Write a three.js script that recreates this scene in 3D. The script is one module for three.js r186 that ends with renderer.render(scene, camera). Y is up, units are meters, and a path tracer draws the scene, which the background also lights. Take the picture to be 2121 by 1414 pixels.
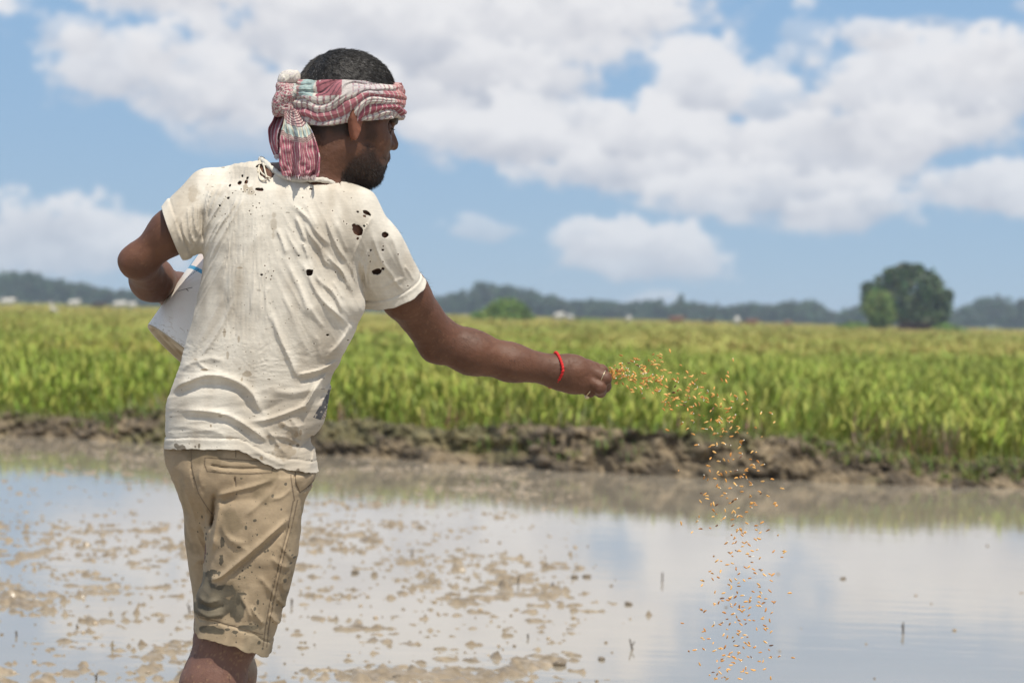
import * as THREE from 'three';
import { mergeGeometries } from 'three/addons/utils/BufferGeometryUtils.js';

// ------------------------------------------------------------------ camera
const PW = 2121, PH = 1414, FPX = 4450, CAM_H = 1.08, DMAN = 4.0;
const scene = new THREE.Scene();
const camera = new THREE.PerspectiveCamera(2 * Math.atan(PH / 2 / FPX) * 180 / Math.PI, PW / PH, 0.1, 4000);
const ROLL = 1.49 * Math.PI / 180, PITCH = Math.atan(60 / FPX);
camera.position.set(0, CAM_H, 0);
camera.up.set(-Math.sin(ROLL), Math.cos(ROLL), 0);
camera.lookAt(0, CAM_H - Math.sin(PITCH), -Math.cos(PITCH));
camera.updateMatrixWorld(true);
camera.focus = 4.0;
camera.userData.fStop = 5.2;
const CX = new THREE.Vector3(), CY = new THREE.Vector3(), CZ = new THREE.Vector3();
camera.matrixWorld.extractBasis(CX, CY, CZ);

// ------------------------------------------------------------------ sun and exposure
const SUN = new THREE.Vector3(0.22, 0.90, 0.37).normalize();
const sun = new THREE.DirectionalLight(new THREE.Color(1.0, 0.925, 0.80), 4.7);
sun.name = 'sun';
sun.position.copy(SUN).multiplyScalar(30).add(new THREE.Vector3(0, 0, -8));
sun.target.position.set(0, 0, -8);
sun.castShadow = true;
sun.shadow.radius = 1;
sun.shadow.mapSize.set(4096, 4096);
Object.assign(sun.shadow.camera, { left: -14, right: 14, top: 14, bottom: -14, near: 1, far: 80 });
scene.add(sun, sun.target);
const renderer = new THREE.WebGLRenderer({ antialias: true });
renderer.toneMapping = THREE.LinearToneMapping;
renderer.toneMappingExposure = 1.05;
renderer.shadowMap.enabled = true;

// ------------------------------------------------------------------ small tools
function rngOf(seed) { let a = seed >>> 0; return () => { a = (a + 0x6D2B79F5) | 0; let t = Math.imul(a ^ (a >>> 15), 1 | a); t = (t + Math.imul(t ^ (t >>> 7), 61 | t)) ^ t; return ((t ^ (t >>> 14)) >>> 0) / 4294967296; }; }
const clamp = (x, a = 0, b = 1) => x < a ? a : x > b ? b : x;
const lerp = (a, b, t) => a + (b - a) * t;
const sstep = (a, b, x) => { const t = clamp((x - a) / (b - a)); return t * t * (3 - 2 * t); };
const PERM = new Uint16Array(512), VAL = new Float32Array(512);
{ const r = rngOf(77), p = [...Array(256).keys()]; for (let i = 255; i > 0; i--) { const j = Math.floor(r() * (i + 1)); [p[i], p[j]] = [p[j], p[i]]; } for (let i = 0; i < 512; i++) PERM[i] = p[i & 255]; for (let i = 0; i < 256; i++) VAL[i] = VAL[i + 256] = r() * 2 - 1; }
// smooth value noise in three dimensions, about -1..1
function noise(x, y, z) {
  const ix = Math.floor(x), iy = Math.floor(y), iz = Math.floor(z);
  let fx = x - ix, fy = y - iy, fz = z - iz;
  fx = fx * fx * fx * (fx * (fx * 6 - 15) + 10); fy = fy * fy * fy * (fy * (fy * 6 - 15) + 10); fz = fz * fz * fz * (fz * (fz * 6 - 15) + 10);
  const X = ix & 255, Y = iy & 255, Z = iz & 255, X1 = (X + 1) & 255, Y1 = (Y + 1) & 255, Z1 = (Z + 1) & 255;
  const a = PERM[X] + Y, b = PERM[X1] + Y, a1 = PERM[X] + Y1, b1 = PERM[X1] + Y1;
  const v = (q, zz) => VAL[PERM[PERM[q & 511] + zz & 511]];
  const l0 = v(a, Z), l1 = v(b, Z), l2 = v(a1, Z), l3 = v(b1, Z), h0 = v(a, Z1), h1 = v(b, Z1), h2 = v(a1, Z1), h3 = v(b1, Z1);
  const p = l0 + (l1 - l0) * fx, q = l2 + (l3 - l2) * fx, r = h0 + (h1 - h0) * fx, s = h2 + (h3 - h2) * fx;
  const m = p + (q - p) * fy, n = r + (s - r) * fy;
  return m + (n - m) * fz;
}
function fbm(x, y, z, oct = 4, gain = 0.5) { let s = 0, a = 1, t = 0; for (let i = 0; i < oct; i++) { s += a * noise(x, y, z); t += a; a *= gain; x = x * 2.03 + 17.1; y = y * 2.03 + 5.7; z = z * 2.03 + 9.3; } return s / t; }
// a point of the place from where the photograph shows it and how far off it stands (metres along the view axis)
function at(u, v, depth) {
  const x = (u - PW / 2) / FPX * depth, y = (PH / 2 - v) / FPX * depth;
  return new THREE.Vector3(CX.x * x + CY.x * y - CZ.x * depth, CAM_H + CX.y * x + CY.y * y - CZ.y * depth, CX.z * x + CY.z * y - CZ.z * depth);
}
const M = (u, v, z = 0) => at(u, v, DMAN - z);           // near the man, z metres nearer than his middle
const px = (n, z = 0) => n * (DMAN - z) / FPX;           // pixels of the photograph to metres there
function onPlane(u, v, y = 0) { const p = at(u, v, 1), k = (y - CAM_H) / (p.y - CAM_H); return new THREE.Vector3(p.x * k, y, p.z * k); }
const taken = {};
function numbered(name) { if (!(name in taken)) { taken[name] = 0; return name; } return name + '_' + String(++taken[name]).padStart(3, '0'); }
function shade(o) { o.traverse((c) => { if (c.isMesh) { c.castShadow = true; c.receiveShadow = true; } }); return o; }
function tag(o, label, category, group, kind) { o.userData.label = label; if (category) o.userData.category = category; if (group) o.userData.group = group; if (kind) o.userData.kind = kind; return o; }
function structure(name, geo, mat, label) { const m = new THREE.Mesh(geo, mat); m.name = name; m.userData.kind = 'structure'; if (label) m.userData.label = label; shade(m); scene.add(m); return m; }
function part(name, geo, mat, parent) { const m = new THREE.Mesh(geo, mat); m.name = name; shade(m); parent.add(m); return m; }
const std = (rgb, roughness = 0.9, more = {}) => new THREE.MeshStandardMaterial({ color: new THREE.Color().setRGB(...rgb), roughness, ...more });
const phys = (rgb, roughness = 0.9, more = {}) => new THREE.MeshPhysicalMaterial({ color: new THREE.Color().setRGB(...rgb), roughness, ...more });
const lin = (r, g, b) => { const c = (x) => { x /= 255; return x <= 0.04045 ? x / 12.92 : Math.pow((x + 0.055) / 1.055, 2.4); }; return [c(r), c(g), c(b)]; };
function grainTexture(size, fn, repeat) { const d = new Uint8Array(size * size * 4); for (let y = 0; y < size; y++) for (let x = 0; x < size; x++) { const g = clamp(fn(x / size, y / size)) * 255, i = (y * size + x) * 4; d[i] = d[i + 1] = d[i + 2] = g; d[i + 3] = 255; } const t = new THREE.DataTexture(d, size, size); t.wrapS = t.wrapT = THREE.RepeatWrapping; t.magFilter = THREE.LinearFilter; t.minFilter = THREE.LinearMipmapLinearFilter; t.repeat.set(repeat, repeat); t.needsUpdate = true; return t; }
// noise that repeats without a seam (four-fold cross-fade)
const tile = (f) => (x, y) => { const a = f(x, y), b = f(x - 1, y), c = f(x, y - 1), d = f(x - 1, y - 1); return (a * (1 - x) + b * x) * (1 - y) + (c * (1 - x) + d * x) * y; };

// ------------------------------------------------------------------ the sky: air and fair-weather clouds
{
  const W = 4096, H = 2048, R0 = H / 2, data = new Float32Array(W * H * 4);
  // cloud banks low over the far fields, farthest first: across and up in steps of 1/77.7 degree (as rows counted downward), half-width, half-height, weight, brightness
  const banks = [
    [-420, 110, 420, 150, .95, .1], [2560, 200, 420, 170, .95, .1], [880, 10, 640, 130, .95, .05], [820, 110, 520, 150, .95, -.05], [330, 8, 230, 62, .9, .1], [1240, 38, 190, 62, .8, .1], [1010, 190, 260, 90, .9, -.12], [690, 235, 330, 95, .9, -.10],
    [430, 215, 190, 105, .9, .0], [225, 178, 150, 95, .92, .08], [330, 130, 70, 55, .7, .1], [150, 110, 90, 50, .55, -.05], [560, 300, 220, 55, .5, -.1],
    [1930, 190, 330, 140, .95, .06], [1790, 72, 95, 38, .8, .08], [2090, 120, 170, 75, .9, .12], [1620, 215, 150, 60, .75, -.04], [1440, 190, 125, 125, .95, .05], [1190, 285, 330, 95, .95, .02], [1030, 295, 230, 70, .9, .0], [1380, 300, 260, 105, .95, .04], [1700, 320, 250, 105, .95, .0], [1850, 270, 240, 80, .85, -.05],
    [1330, 360, 300, 58, .9, -.08], [1580, 400, 300, 66, .9, .0], [1740, 425, 150, 50, .85, .02], [2030, 388, 190, 62, .9, .1], [2480, 520, 240, 60, .9, .05],
    [1330, 540, 220, 50, .92, -.03], [1220, 500, 95, 42, .9, .08], [1310, 492, 90, 48, .95, .1], [1395, 505, 95, 52, .95, .06], [120, 535, 250, 95, .95, .02], [300, 560, 90, 60, .7, -.05], [985, 482, 70, 26, .5, -.05], [1360, 610, 75, 20, .75, .1], [-330, 480, 240, 60, .8, .0], [1210, 100, 60, 40, .4, 0], [2110, 22, 60, 14, .35, 0], [1930, 40, 70, 18, .35, 0], [1650, 70, 60, 30, .3, 0], [1640, 110, 40, 26, .3, 0],
  ];
  const sat = (x) => x < 0 ? 0 : x > 1 ? 1 : x;
  const air = (el) => { const t = Math.exp(-el / 7.0); return [lerp(0.215, 0.395, t), lerp(0.405, 0.53, t), lerp(0.68, 0.645, t)]; };
  // generic clouds for the rest of the dome, on a coarser grid
  const w2 = 1024, h2 = 256, gd = new Float32Array((w2 + 1) * (h2 + 1));
  for (let r = 0; r <= h2; r++) for (let c = 0; c <= w2; c++) { const el = r / h2 * Math.PI / 2, a = (c / w2 - .5) * 2 * Math.PI, k = 1 / (Math.sin(el) + 0.12); gd[r * (w2 + 1) + c] = 0.27 + 1.2 * fbm(Math.cos(a) * Math.cos(el) * k * 1.5 + 20, Math.sin(a) * Math.cos(el) * k * 1.5 + 20, 2.2, 5, 0.55); }
  const g2 = (row, col) => { const r = Math.min(h2 - 1e-3, row / R0 * h2), c = col / W * w2, i = Math.floor(r), j = Math.floor(c), a = r - i, b = c - j, q = i * (w2 + 1) + j; return lerp(lerp(gd[q], gd[q + 1], b), lerp(gd[q + w2 + 1], gd[q + w2 + 2], b), a); };
  for (let row = 0; row < R0; row++) {
    const el = (row + 0.5) / H * 180, sky = air(el), far = 0.5 * Math.exp(-el / 2.0);
    for (let col = 0; col < W; col++) {
      const ang = ((col + 0.5) / W - 0.5) * 2 * Math.PI, az = Math.atan2(Math.cos(ang), -Math.sin(ang)) * 180 / Math.PI, oi = ((row + R0) * W + col) * 4;
      const out = Math.max(sstep(18, 32, Math.abs(az)), sstep(8.8, 14, el));
      let R = sky[0], G = sky[1], B = sky[2];
      if (out < 1) {
        const U = 1060 + az * 77.7, V = 647 - el * 77.7;
        const wx = 34 * fbm(U / 130, V / 95, 3.1, 4, .55), wy = 26 * fbm(U / 130 + 40, V / 95, 7.7, 4, .55), fine = fbm(U / 42, V / 32, 4.3, 5, .62), puff = fbm(U / 75, V / 52, 9.9, 4, .55), wisp = fbm(U / 210, V / 60, 6.4, 4, .6);
        for (let k = 0; k < banks.length; k++) {
          const [bx, by, rx, ry, wt, br] = banks[k], dx = (U + wx - bx) / rx; if (dx > 1.5 || dx < -1.5) continue;
          let dy = (V + wy - by) / ry; if (dy > 1.5 || dy < -1.5) continue; const dz = dy > 0 ? dy * 1.12 : dy;
          const q = 1 - Math.sqrt(dx * dx + dz * dz) + 0.30 * fine + 0.34 * puff + 0.18 * wisp;
          if (q <= -0.08) continue;
          const soft = dy < 0 ? lerp(0.30, 0.17, sat(-dy)) : lerp(0.34, 0.66, sat(dy)), a = sstep(-0.08, soft, q) * wt * (1 - out);
          const lit = sat(0.56 - 0.52 * dy + 0.50 * puff + 0.28 * fine + 0.2 * wisp + br + 0.12 * (1 - sat(q * 2)));
          const cr = lerp(0.50, 0.80, lit), cg = lerp(0.52, 0.80, lit), cb = lerp(0.585, 0.82, lit);
          R = lerp(R, lerp(cr, sky[0], far), a); G = lerp(G, lerp(cg, sky[1], far), a); B = lerp(B, lerp(cb, sky[2], far), a);
        }
      }
      if (out > 0) { const d = g2(row, col), a = sstep(0, 0.4, d) * out * 0.94, lit = sat(1 - d * 0.75); R = lerp(R, lerp(0.50, 0.80, lit), a); G = lerp(G, lerp(0.53, 0.805, lit), a); B = lerp(B, lerp(0.61, 0.83, lit), a); }
      data[oi] = R; data[oi + 1] = G; data[oi + 2] = B; data[oi + 3] = 1;
    }
  }
  for (let i = 0; i < R0 * W; i++) { data[i * 4] = 0.40; data[i * 4 + 1] = 0.52; data[i * 4 + 2] = 0.64; data[i * 4 + 3] = 1; }
  const sky = new THREE.DataTexture(data, W, H, THREE.RGBAFormat, THREE.FloatType);
  sky.mapping = THREE.EquirectangularReflectionMapping; sky.magFilter = THREE.LinearFilter; sky.needsUpdate = true;
  scene.background = sky; scene.environment = sky;
}

// ------------------------------------------------------------------ land and water
const table = (pts) => (x) => { if (x <= pts[0][0]) return pts[0][1]; for (let i = 1; i < pts.length; i++) if (x <= pts[i][0]) { const [a, b] = [pts[i - 1], pts[i]]; return lerp(a[1], b[1], sstep(a[0], b[0], x)); } return pts[pts.length - 1][1]; };
// foot of the bank (x, z) and its height along x
const footPts = [[0, 908], [340, 924], [660, 948], [900, 963], [1200, 984], [1500, 999], [1800, 1008], [2121, 1019]].map(([u, v]) => { const p = onPlane(u, v); return [p.x, p.z - 0.3]; });
footPts.unshift([-12, footPts[0][1] - 2.2]); footPts.push([12, footPts[footPts.length - 1][1] + 0.4]);
const bankZ = table(footPts);
const bankH = table([[-5, .17], [-3.6, .15], [-2.7, .25], [-1.6, .21], [-1.0, .27], [-.5, .23], [.05, .32], [.5, .33], [1.1, .28], [1.8, .30], [2.2, .28], [2.6, .19], [3.0, .13], [3.4, .17], [5, .2]]);
const FIELD_Y = 0.03;
const grassField = (() => {   // ground of the rice field, out to the far trees
  const g = new THREE.BufferGeometry(), P = [], I = [];
  const xs = 60;
  for (let i = 0; i <= xs; i++) { const t = i / xs * 2 - 1; P.push(t * 30, FIELD_Y, bankZ(t * 30) - 0.7, t * 900, FIELD_Y, -1500); }
  for (let i = 0; i < xs; i++) { const a = i * 2; I.push(a, a + 2, a + 1, a + 1, a + 2, a + 3); }
  g.setAttribute('position', new THREE.Float32BufferAttribute(P, 3)); g.setIndex(I); g.computeVertexNormals();
  return structure('field_ground', g, std([0.16, 0.17, 0.05], 1), 'flat earth of the rice field');
})();
// still, silty water of the flooded paddy
const waterMat = phys([0.335, 0.295, 0.235], 0.05, { ior: 1.5, clearcoat: 0.2, clearcoatRoughness: 0.05 });
{
  const rip = grainTexture(512, tile((x, y) => 0.5 + 0.35 * fbm(x * 7, y * 22, 0.5, 4)), 1);
  rip.repeat.set(0.55, 0.55); waterMat.bumpMap = rip; waterMat.bumpScale = 0.0011;
  // silt drifting in the water: streaks of denser and thinner mud
  const silt = new Uint8Array(512 * 512 * 4), sn = tile((x, y) => 0.80 + 0.34 * fbm(x * 5, y * 14, 1.5, 5, 0.6)), sc = [0.30, 0.26, 0.20]; waterMat.color.setRGB(1, 1, 1);
  for (let y = 0; y < 512; y++) for (let x = 0; x < 512; x++) { const v = sn(x / 512, y / 512), o = (y * 512 + x) * 4; for (let c = 0; c < 3; c++) silt[o + c] = 255 * clamp(Math.pow(clamp(sc[c] * lerp(0.72, 1.12, clamp(v)) * (c === 2 ? lerp(0.88, 1.03, v) : 1)), 1 / 2.2)); silt[o + 3] = 255; }
  const st = new THREE.DataTexture(silt, 512, 512); st.wrapS = st.wrapT = THREE.RepeatWrapping; st.colorSpace = THREE.SRGBColorSpace; st.magFilter = THREE.LinearFilter; st.repeat.set(0.31, 0.31); st.needsUpdate = true; waterMat.map = st;
  const g = new THREE.PlaneGeometry(44, 34, 1, 1); g.rotateX(-Math.PI / 2); g.translate(0, 0, -2.2);
  const uv = g.attributes.uv, p = g.attributes.position; for (let i = 0; i < uv.count; i++) uv.setXY(i, p.getX(i), p.getZ(i));
  structure('paddy_water', g, waterMat, 'still grey water over mud in the flooded paddy');
}
// soft mud lying just under and just over the water
function mudShare(u, v) {       // how much mud shows at a place of the paddy, by the photograph's own measure
  const left = sstep(1420, 1080, u + (1250 - v) * 0.25), streak = Math.exp(-Math.pow((v - 1115 - 0.012 * (u - 600)) / 16, 2)) * 0.10 * sstep(1900, 1500, u);
  const foot = sstep(1015, 965, v - 0.04 * (u - 1060)) * 0.05;
  const pool = sstep(1130, 1060, v) * 0.12;
  const ridge = Math.exp(-Math.pow((v - (1405 - (u - 980) * 0.20)) / 13, 2)) * sstep(930, 1030, u) * sstep(1240, 1150, u) * 0.45;
  const ridge2 = Math.exp(-Math.pow((v - 1398) / 16, 2)) * sstep(700, 800, u) * sstep(1010, 930, u) * 0.3;
  return -0.42 + left * (0.44 - pool * 1.1) + streak + foot + ridge + ridge2;
}
{
  const x0 = -4.6, x1 = 4.6, z0 = -17.4, z1 = -5.4, step = 0.0145, nx = Math.round((x1 - x0) / step), nz = Math.round((z1 - z0) / step);
  const Hh = new Float32Array((nx + 1) * (nz + 1)), col = new Map(), P = [], C = [], I = [], id = new Int32Array((nx + 1) * (nz + 1)).fill(-1);
  const inv = new THREE.Vector3();
  for (let j = 0; j <= nz; j++) for (let i = 0; i <= nx; i++) {
    const x = x0 + i * step, z = z0 + j * step;
    inv.set(x, -CAM_H, z); const dep = -inv.dot(CZ), u = PW / 2 + inv.dot(CX) / dep * FPX, v = PH / 2 - inv.dot(CY) / dep * FPX;
    const sh = mudShare(u, v) + 0.02;
    const n = fbm(x * 1.1, 2.5, z * 1.3, 2) * 0.30 + fbm(x * 9.5, 6.5, z * 19, 5, 0.7) * 0.80 + 0.26 * noise(x * 46, 1, z * 60);
    let q = n + sh - 0.365, h = q > 0 ? 0.010 * (1 - Math.exp(-q * 6)) + 0.006 * q : q * 0.05;
    if (q > 0.02) { const c = fbm(x * 17, 9.1, z * 17, 3); h += Math.max(0, c - 0.16) * 0.028 * Math.min(1, q * 6); h += 0.0026 * noise(x * 90, 3, z * 90); }
    if (z < bankZ(x)) h -= 0.02;
    Hh[j * (nx + 1) + i] = h;
  }
  for (let j = 0; j < nz; j++) for (let i = 0; i < nx; i++) {
    const a = j * (nx + 1) + i, q = [a, a + nx + 1, a + nx + 2, a + 1];
    if (!(Hh[q[0]] > -0.0015 || Hh[q[1]] > -0.0015 || Hh[q[2]] > -0.0015 || Hh[q[3]] > -0.0015)) continue;
    const k = q.map((g) => { if (id[g] < 0) { id[g] = P.length / 3; const gi = g % (nx + 1), gj = (g - gi) / (nx + 1), x = x0 + gi * step, z = z0 + gj * step; P.push(x, Hh[g], z); const t = 0.5 + 0.5 * fbm(x * 9, 4, z * 9, 3), w = 0.85 + 0.3 * noise(x * 70, 8, z * 70); C.push(lerp(.21, .33, t) * w, lerp(.16, .265, t) * w, lerp(.105, .185, t) * w); } return id[g]; });
    I.push(k[0], k[1], k[2], k[0], k[2], k[3]);
  }
  const g = new THREE.BufferGeometry(); g.setAttribute('position', new THREE.Float32BufferAttribute(P, 3)); g.setAttribute('color', new THREE.Float32BufferAttribute(C, 3)); g.setIndex(I); g.computeVertexNormals();
  structure('mud_flats', g, std([1, 1, 1], 0.3, { vertexColors: true }), 'wet tan mud breaking the surface of the shallow water');
}
// the earth bank between the paddy and the rice
let bankGrassSpots = [];
{
  const x0 = -12.5, x1 = 12.5, step = 0.017, nx = Math.round((x1 - x0) / step), ns = 130, P = [], C = [], I = [];
  const prof = table([[-0.2, -0.12], [0, -0.03], [0.06, 0.3], [0.2, 0.82], [0.36, 1.0], [0.6, 0.92], [0.85, 0.5], [1.15, 0.15], [1.5, 0.05]]);
  for (let i = 0; i <= nx; i++) {
    const x = x0 + i * step, zb = bankZ(x), hb = bankH(x) * 0.80;
    for (let j = 0; j <= ns; j++) {
      const tj = j / ns, s = tj < 0.68 ? -0.15 + 0.62 * tj / 0.68 : 0.47 + 1.03 * (tj - 0.68) / 0.32, big = fbm(x * 2.1, 3.3, s * 2.4, 3), lump = fbm(x * 7, s * 8, 5.5, 4, 0.6), clod = Math.abs(fbm(x * 13, s * 15, 8.5, 3)), fine = noise(x * 48, s * 48, 2);
      const w = sstep(-0.2, 0.1, s), pr = prof(s + big * 0.16 - 0.03);
      let y = hb * pr * (1 + 0.25 * big) + w * (lump * 0.065 - clod * 0.06 + 0.010 + fine * 0.022 + 0.03 * noise(x * 27, s * 30, 6) + 0.012 * noise(x * 95, s * 95, 8)) * (0.35 + 0.65 * pr);
      const z = zb - s + w * (0.10 * fbm(x * 6, y * 10, 11, 3) + 0.07 * fbm(x * 19, y * 24, 4, 3) + 0.02 * noise(x * 60, y * 70, 5)) + 0.11 * fbm(x * 1.7, 0, 2, 3);
      if (s > 1.2) y = lerp(y, FIELD_Y - 0.03, sstep(1.2, 1.5, s));
      P.push(x + 0.02 * lump, y, z);
      const dry = sstep(-0.25, 0.5, fbm(x * 4.2, y * 7, z * 4.2, 4, 0.6) + (clod < 0.1 ? 0.2 : 0)), g = 0.75 + 0.4 * noise(x * 60, y * 60, z * 60);
      const moss = sstep(0.05, 0.4, fbm(x * 2.4, y * 6, 31, 4) + sstep(0.1, 0.4, s) * 0.25 - 0.1) * 0.55; C.push(lerp(lerp(.075, .25, dry), .15, moss) * g, lerp(lerp(.056, .19, dry), .145, moss) * g, lerp(lerp(.034, .115, dry), .05, moss) * g);
      if (s > 0.12 && s < 1.1 && i % 3 === 0 && j % 3 === 0 && Math.abs(x) < 6.5 && fbm(x * 1.6, s * 2, 21, 3) > (s < 0.35 ? 0.22 : 0.0)) bankGrassSpots.push([x, y, z]);
    }
  }
  for (let i = 0; i < nx; i++) for (let j = 0; j < ns; j++) { const a = i * (ns + 1) + j; I.push(a, a + ns + 1, a + 1, a + 1, a + ns + 1, a + ns + 2); }
  const g = new THREE.BufferGeometry(); g.setAttribute('position', new THREE.Float32BufferAttribute(P, 3)); g.setAttribute('color', new THREE.Float32BufferAttribute(C, 3)); g.setIndex(I); g.computeVertexNormals();
  structure('mud_bank', g, std([1, 1, 1], 0.85, { vertexColors: true, side: THREE.DoubleSide }), 'lumpy brown earth bank along the far edge of the water');
}

// ------------------------------------------------------------------ rice and grass
function bladesGeometry(seed, count, spread, height, width, lean, colours, heads, headColours) {
  const r = rngOf(seed), P = [], C = [], I = [];
  const strip = (x, z, h, w, az, le, curl, c, y0 = 0, seg = 3) => {
    const dx = Math.cos(az), dz = Math.sin(az), sx = -dz, sz = dx, b = P.length / 3;
    for (let k = 0; k <= seg; k++) { const t = k / seg, o = le * h * Math.pow(t, 1.6) , y = y0 + h * (t - curl * t * t * t), ww = w * (k === seg ? 0.08 : 1 - 0.35 * t) / 2; P.push(x + dx * o - sx * ww, y, z + dz * o - sz * ww, x + dx * o + sx * ww, y, z + dz * o + sz * ww); C.push(...c, ...c); }
    for (let k = 0; k < seg; k++) { const a = b + k * 2; I.push(a, a + 1, a + 2, a + 1, a + 3, a + 2); }
  };
  for (let i = 0; i < count; i++) { const a = r() * 6.283, d = Math.sqrt(r()) * spread, c = colours[Math.floor(r() * colours.length)].map((q) => q * (0.75 + 0.5 * r())); strip(Math.cos(a) * d, Math.sin(a) * d, height * (0.6 + 0.5 * r()), width * (0.7 + 0.6 * r()), r() * 6.283, lean * (0.2 + r()), 0.12 * r(), c); }
  for (let i = 0; i < heads; i++) { const a = r() * 6.283, d = Math.sqrt(r()) * spread, c = headColours[Math.floor(r() * headColours.length)].map((q) => q * (0.8 + 0.4 * r())); strip(Math.cos(a) * d, Math.sin(a) * d, 0.16, 0.022, r() * 6.283, 0.5, 0.35, c, height * (0.72 + 0.2 * r()), 2); }
  const g = new THREE.BufferGeometry(); g.setAttribute('position', new THREE.Float32BufferAttribute(P, 3)); g.setAttribute('color', new THREE.Float32BufferAttribute(C, 3)); g.setIndex(I); g.computeVertexNormals(); return g;
}
const leafMat = new THREE.MeshStandardMaterial({ vertexColors: true, roughness: 0.7, side: THREE.DoubleSide });
function scatter(name, label, geo, spots, mat = leafMat) {
  const lean = mat === leafMat ? 0.13 : 0;
  const m = new THREE.InstancedMesh(geo, mat, spots.length), d = new THREE.Object3D(), c = new THREE.Color();
  spots.forEach(([x, y, z, turn, s, tint], i) => { d.position.set(x, y, z); d.rotation.set(lean * Math.sin(turn * 7.3), turn, lean * Math.sin(turn * 12.1)); d.scale.set(s[0], s[1], s[0]); d.updateMatrix(); m.setMatrixAt(i, d.matrix); m.setColorAt(i, c.setRGB(...tint)); });
  m.name = name; m.castShadow = m.receiveShadow = true; tag(m, label, 'rice', null, 'stuff'); scene.add(m); return m;
}
{
  const greens = [[.25, .31, .032], [.29, .325, .04], [.33, .33, .055], [.215, .27, .028], [.34, .30, .085], [.18, .205, .03], [.30, .25, .095]], straw = [[.30, .305, .045], [.34, .32, .07], [.26, .285, .035]];
  const near = [], mid = [], far = [], r = rngOf(5), stub = [];
  const tint = (x, z, k) => { const p = fbm(x * 0.22, 1, z * 0.10, 3), q = fbm(x * 0.9, 4, z * 0.5, 2), y = sstep(-0.35, 0.5, p + k); const b = 0.93 + 0.14 * q; return [lerp(0.90, 1.10, y) * b, lerp(1.0, 0.98, y) * b, lerp(0.9, 1.15, y) * b]; };
  for (let i = 0; i < 48000; i++) { const z = -(15.2 + 24 * Math.pow(r(), 1.35)), x = (r() * 2 - 1) * (3.2 - z * 0.33), zz = z, gap = bankZ(x) - zz; if (gap < 0.8 + 0.5 * r()) continue; const h = (0.78 + 0.35 * r() + 0.18 * fbm(x * 0.8, 2, z * 0.8, 2)) * (0.72 + 0.28 * sstep(0.8, 2.6, gap)); near.push([x, FIELD_Y - 0.02, zz, r() * 6.28, [1, h], tint(x, zz, -0.25)]); }
  for (let i = 0; i < 30000; i++) { const z = -(38 + 100 * Math.pow(r(), 1.3)), x = (r() * 2 - 1) * (3 - z * 0.29); mid.push([x, FIELD_Y - 0.05, z, r() * 6.28, [1.5, 0.9 + 0.3 * r()], tint(x, z, 0.05 + 0.1 * sstep(-40, -90, z))]); }
  for (let i = 0; i < 30000; i++) { const z = -(135 + 230 * Math.pow(r(), 1.1)), x = (r() * 2 - 1) * (3 - z * 0.28); far.push([x, FIELD_Y - 0.05, z, r() * 6.28, [3.2, 0.85 + 0.25 * r()], tint(x, z, 0.2)]); }
  const bands = [['rice_plants', 'tall green rice blades standing behind the mud bank', near.filter((_, i) => i % 2)], ['rice_plants', 'green rice blades with yellowing leaves among those behind the mud bank', near.filter((_, i) => i % 2 === 0)], ['ripening_rice', 'yellow green ripening rice across the middle of the field', mid], ['distant_rice', 'hazy yellow green rice in front of the grazing cattle', far]];
  bands.forEach(([n, l, list], k) => scatter(numbered(n), l, k < 2 ? bladesGeometry(40 + k, 34, 0.30, 0.45, 0.0085, 0.34, k ? [...greens, [.36, .31, .12], [.22, .25, .04]] : greens, k ? 3 : 1, straw) : bladesGeometry(40 + k, 22, 0.22, 0.44, 0.0145, 0.36, greens, 5, straw), list));
  // dead brown stems standing in clumps at the field's near edge
  for (const [u, n] of [[70, 9], [165, 10], [280, 12], [905, 6], [1010, 6], [1135, 7], [1195, 14], [1330, 6], [1450, 8], [1560, 6], [1815, 16], [1870, 8], [1950, 14], [1990, 10], [690, 9]]) { const p = onPlane(u, 990, 0); for (let i = 0; i < n * 0.7; i++) { const x = p.x + (r() - 0.5) * 0.4; const s = bankZ(p.x) - 0.7 - 0.45 * r(); stub.push([x, FIELD_Y, s, r() * 6.28, [1, 0.55 + 0.6 * r()], [1, 1, 1].map((q) => q * (0.75 + 0.5 * r()))]); } }
  scatter('dead_stalks', 'brown dead stalks along the near edge of the rice', bladesGeometry(61, 9, 0.07, 0.42, 0.012, 0.25, [[.26, .20, .11], [.36, .29, .17], [.17, .135, .08]], 0, []), stub);
  const low = bankGrassSpots.filter(() => r() < 0.42).map(([x, y, z]) => [x, y - 0.01, z, r() * 6.28, [0.8 + 0.5 * r(), 0.6 + 0.8 * r()], [0.9 + 0.3 * r(), 0.95 + 0.2 * r(), 0.9]]);
  scatter('bank_grass', 'short olive grass growing on the mud bank', bladesGeometry(62, 9, 0.05, 0.075, 0.006, 0.8, [[.17, .20, .055], [.24, .24, .09], [.12, .16, .04], [.30, .25, .13]], 0, []), low);
}

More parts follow.
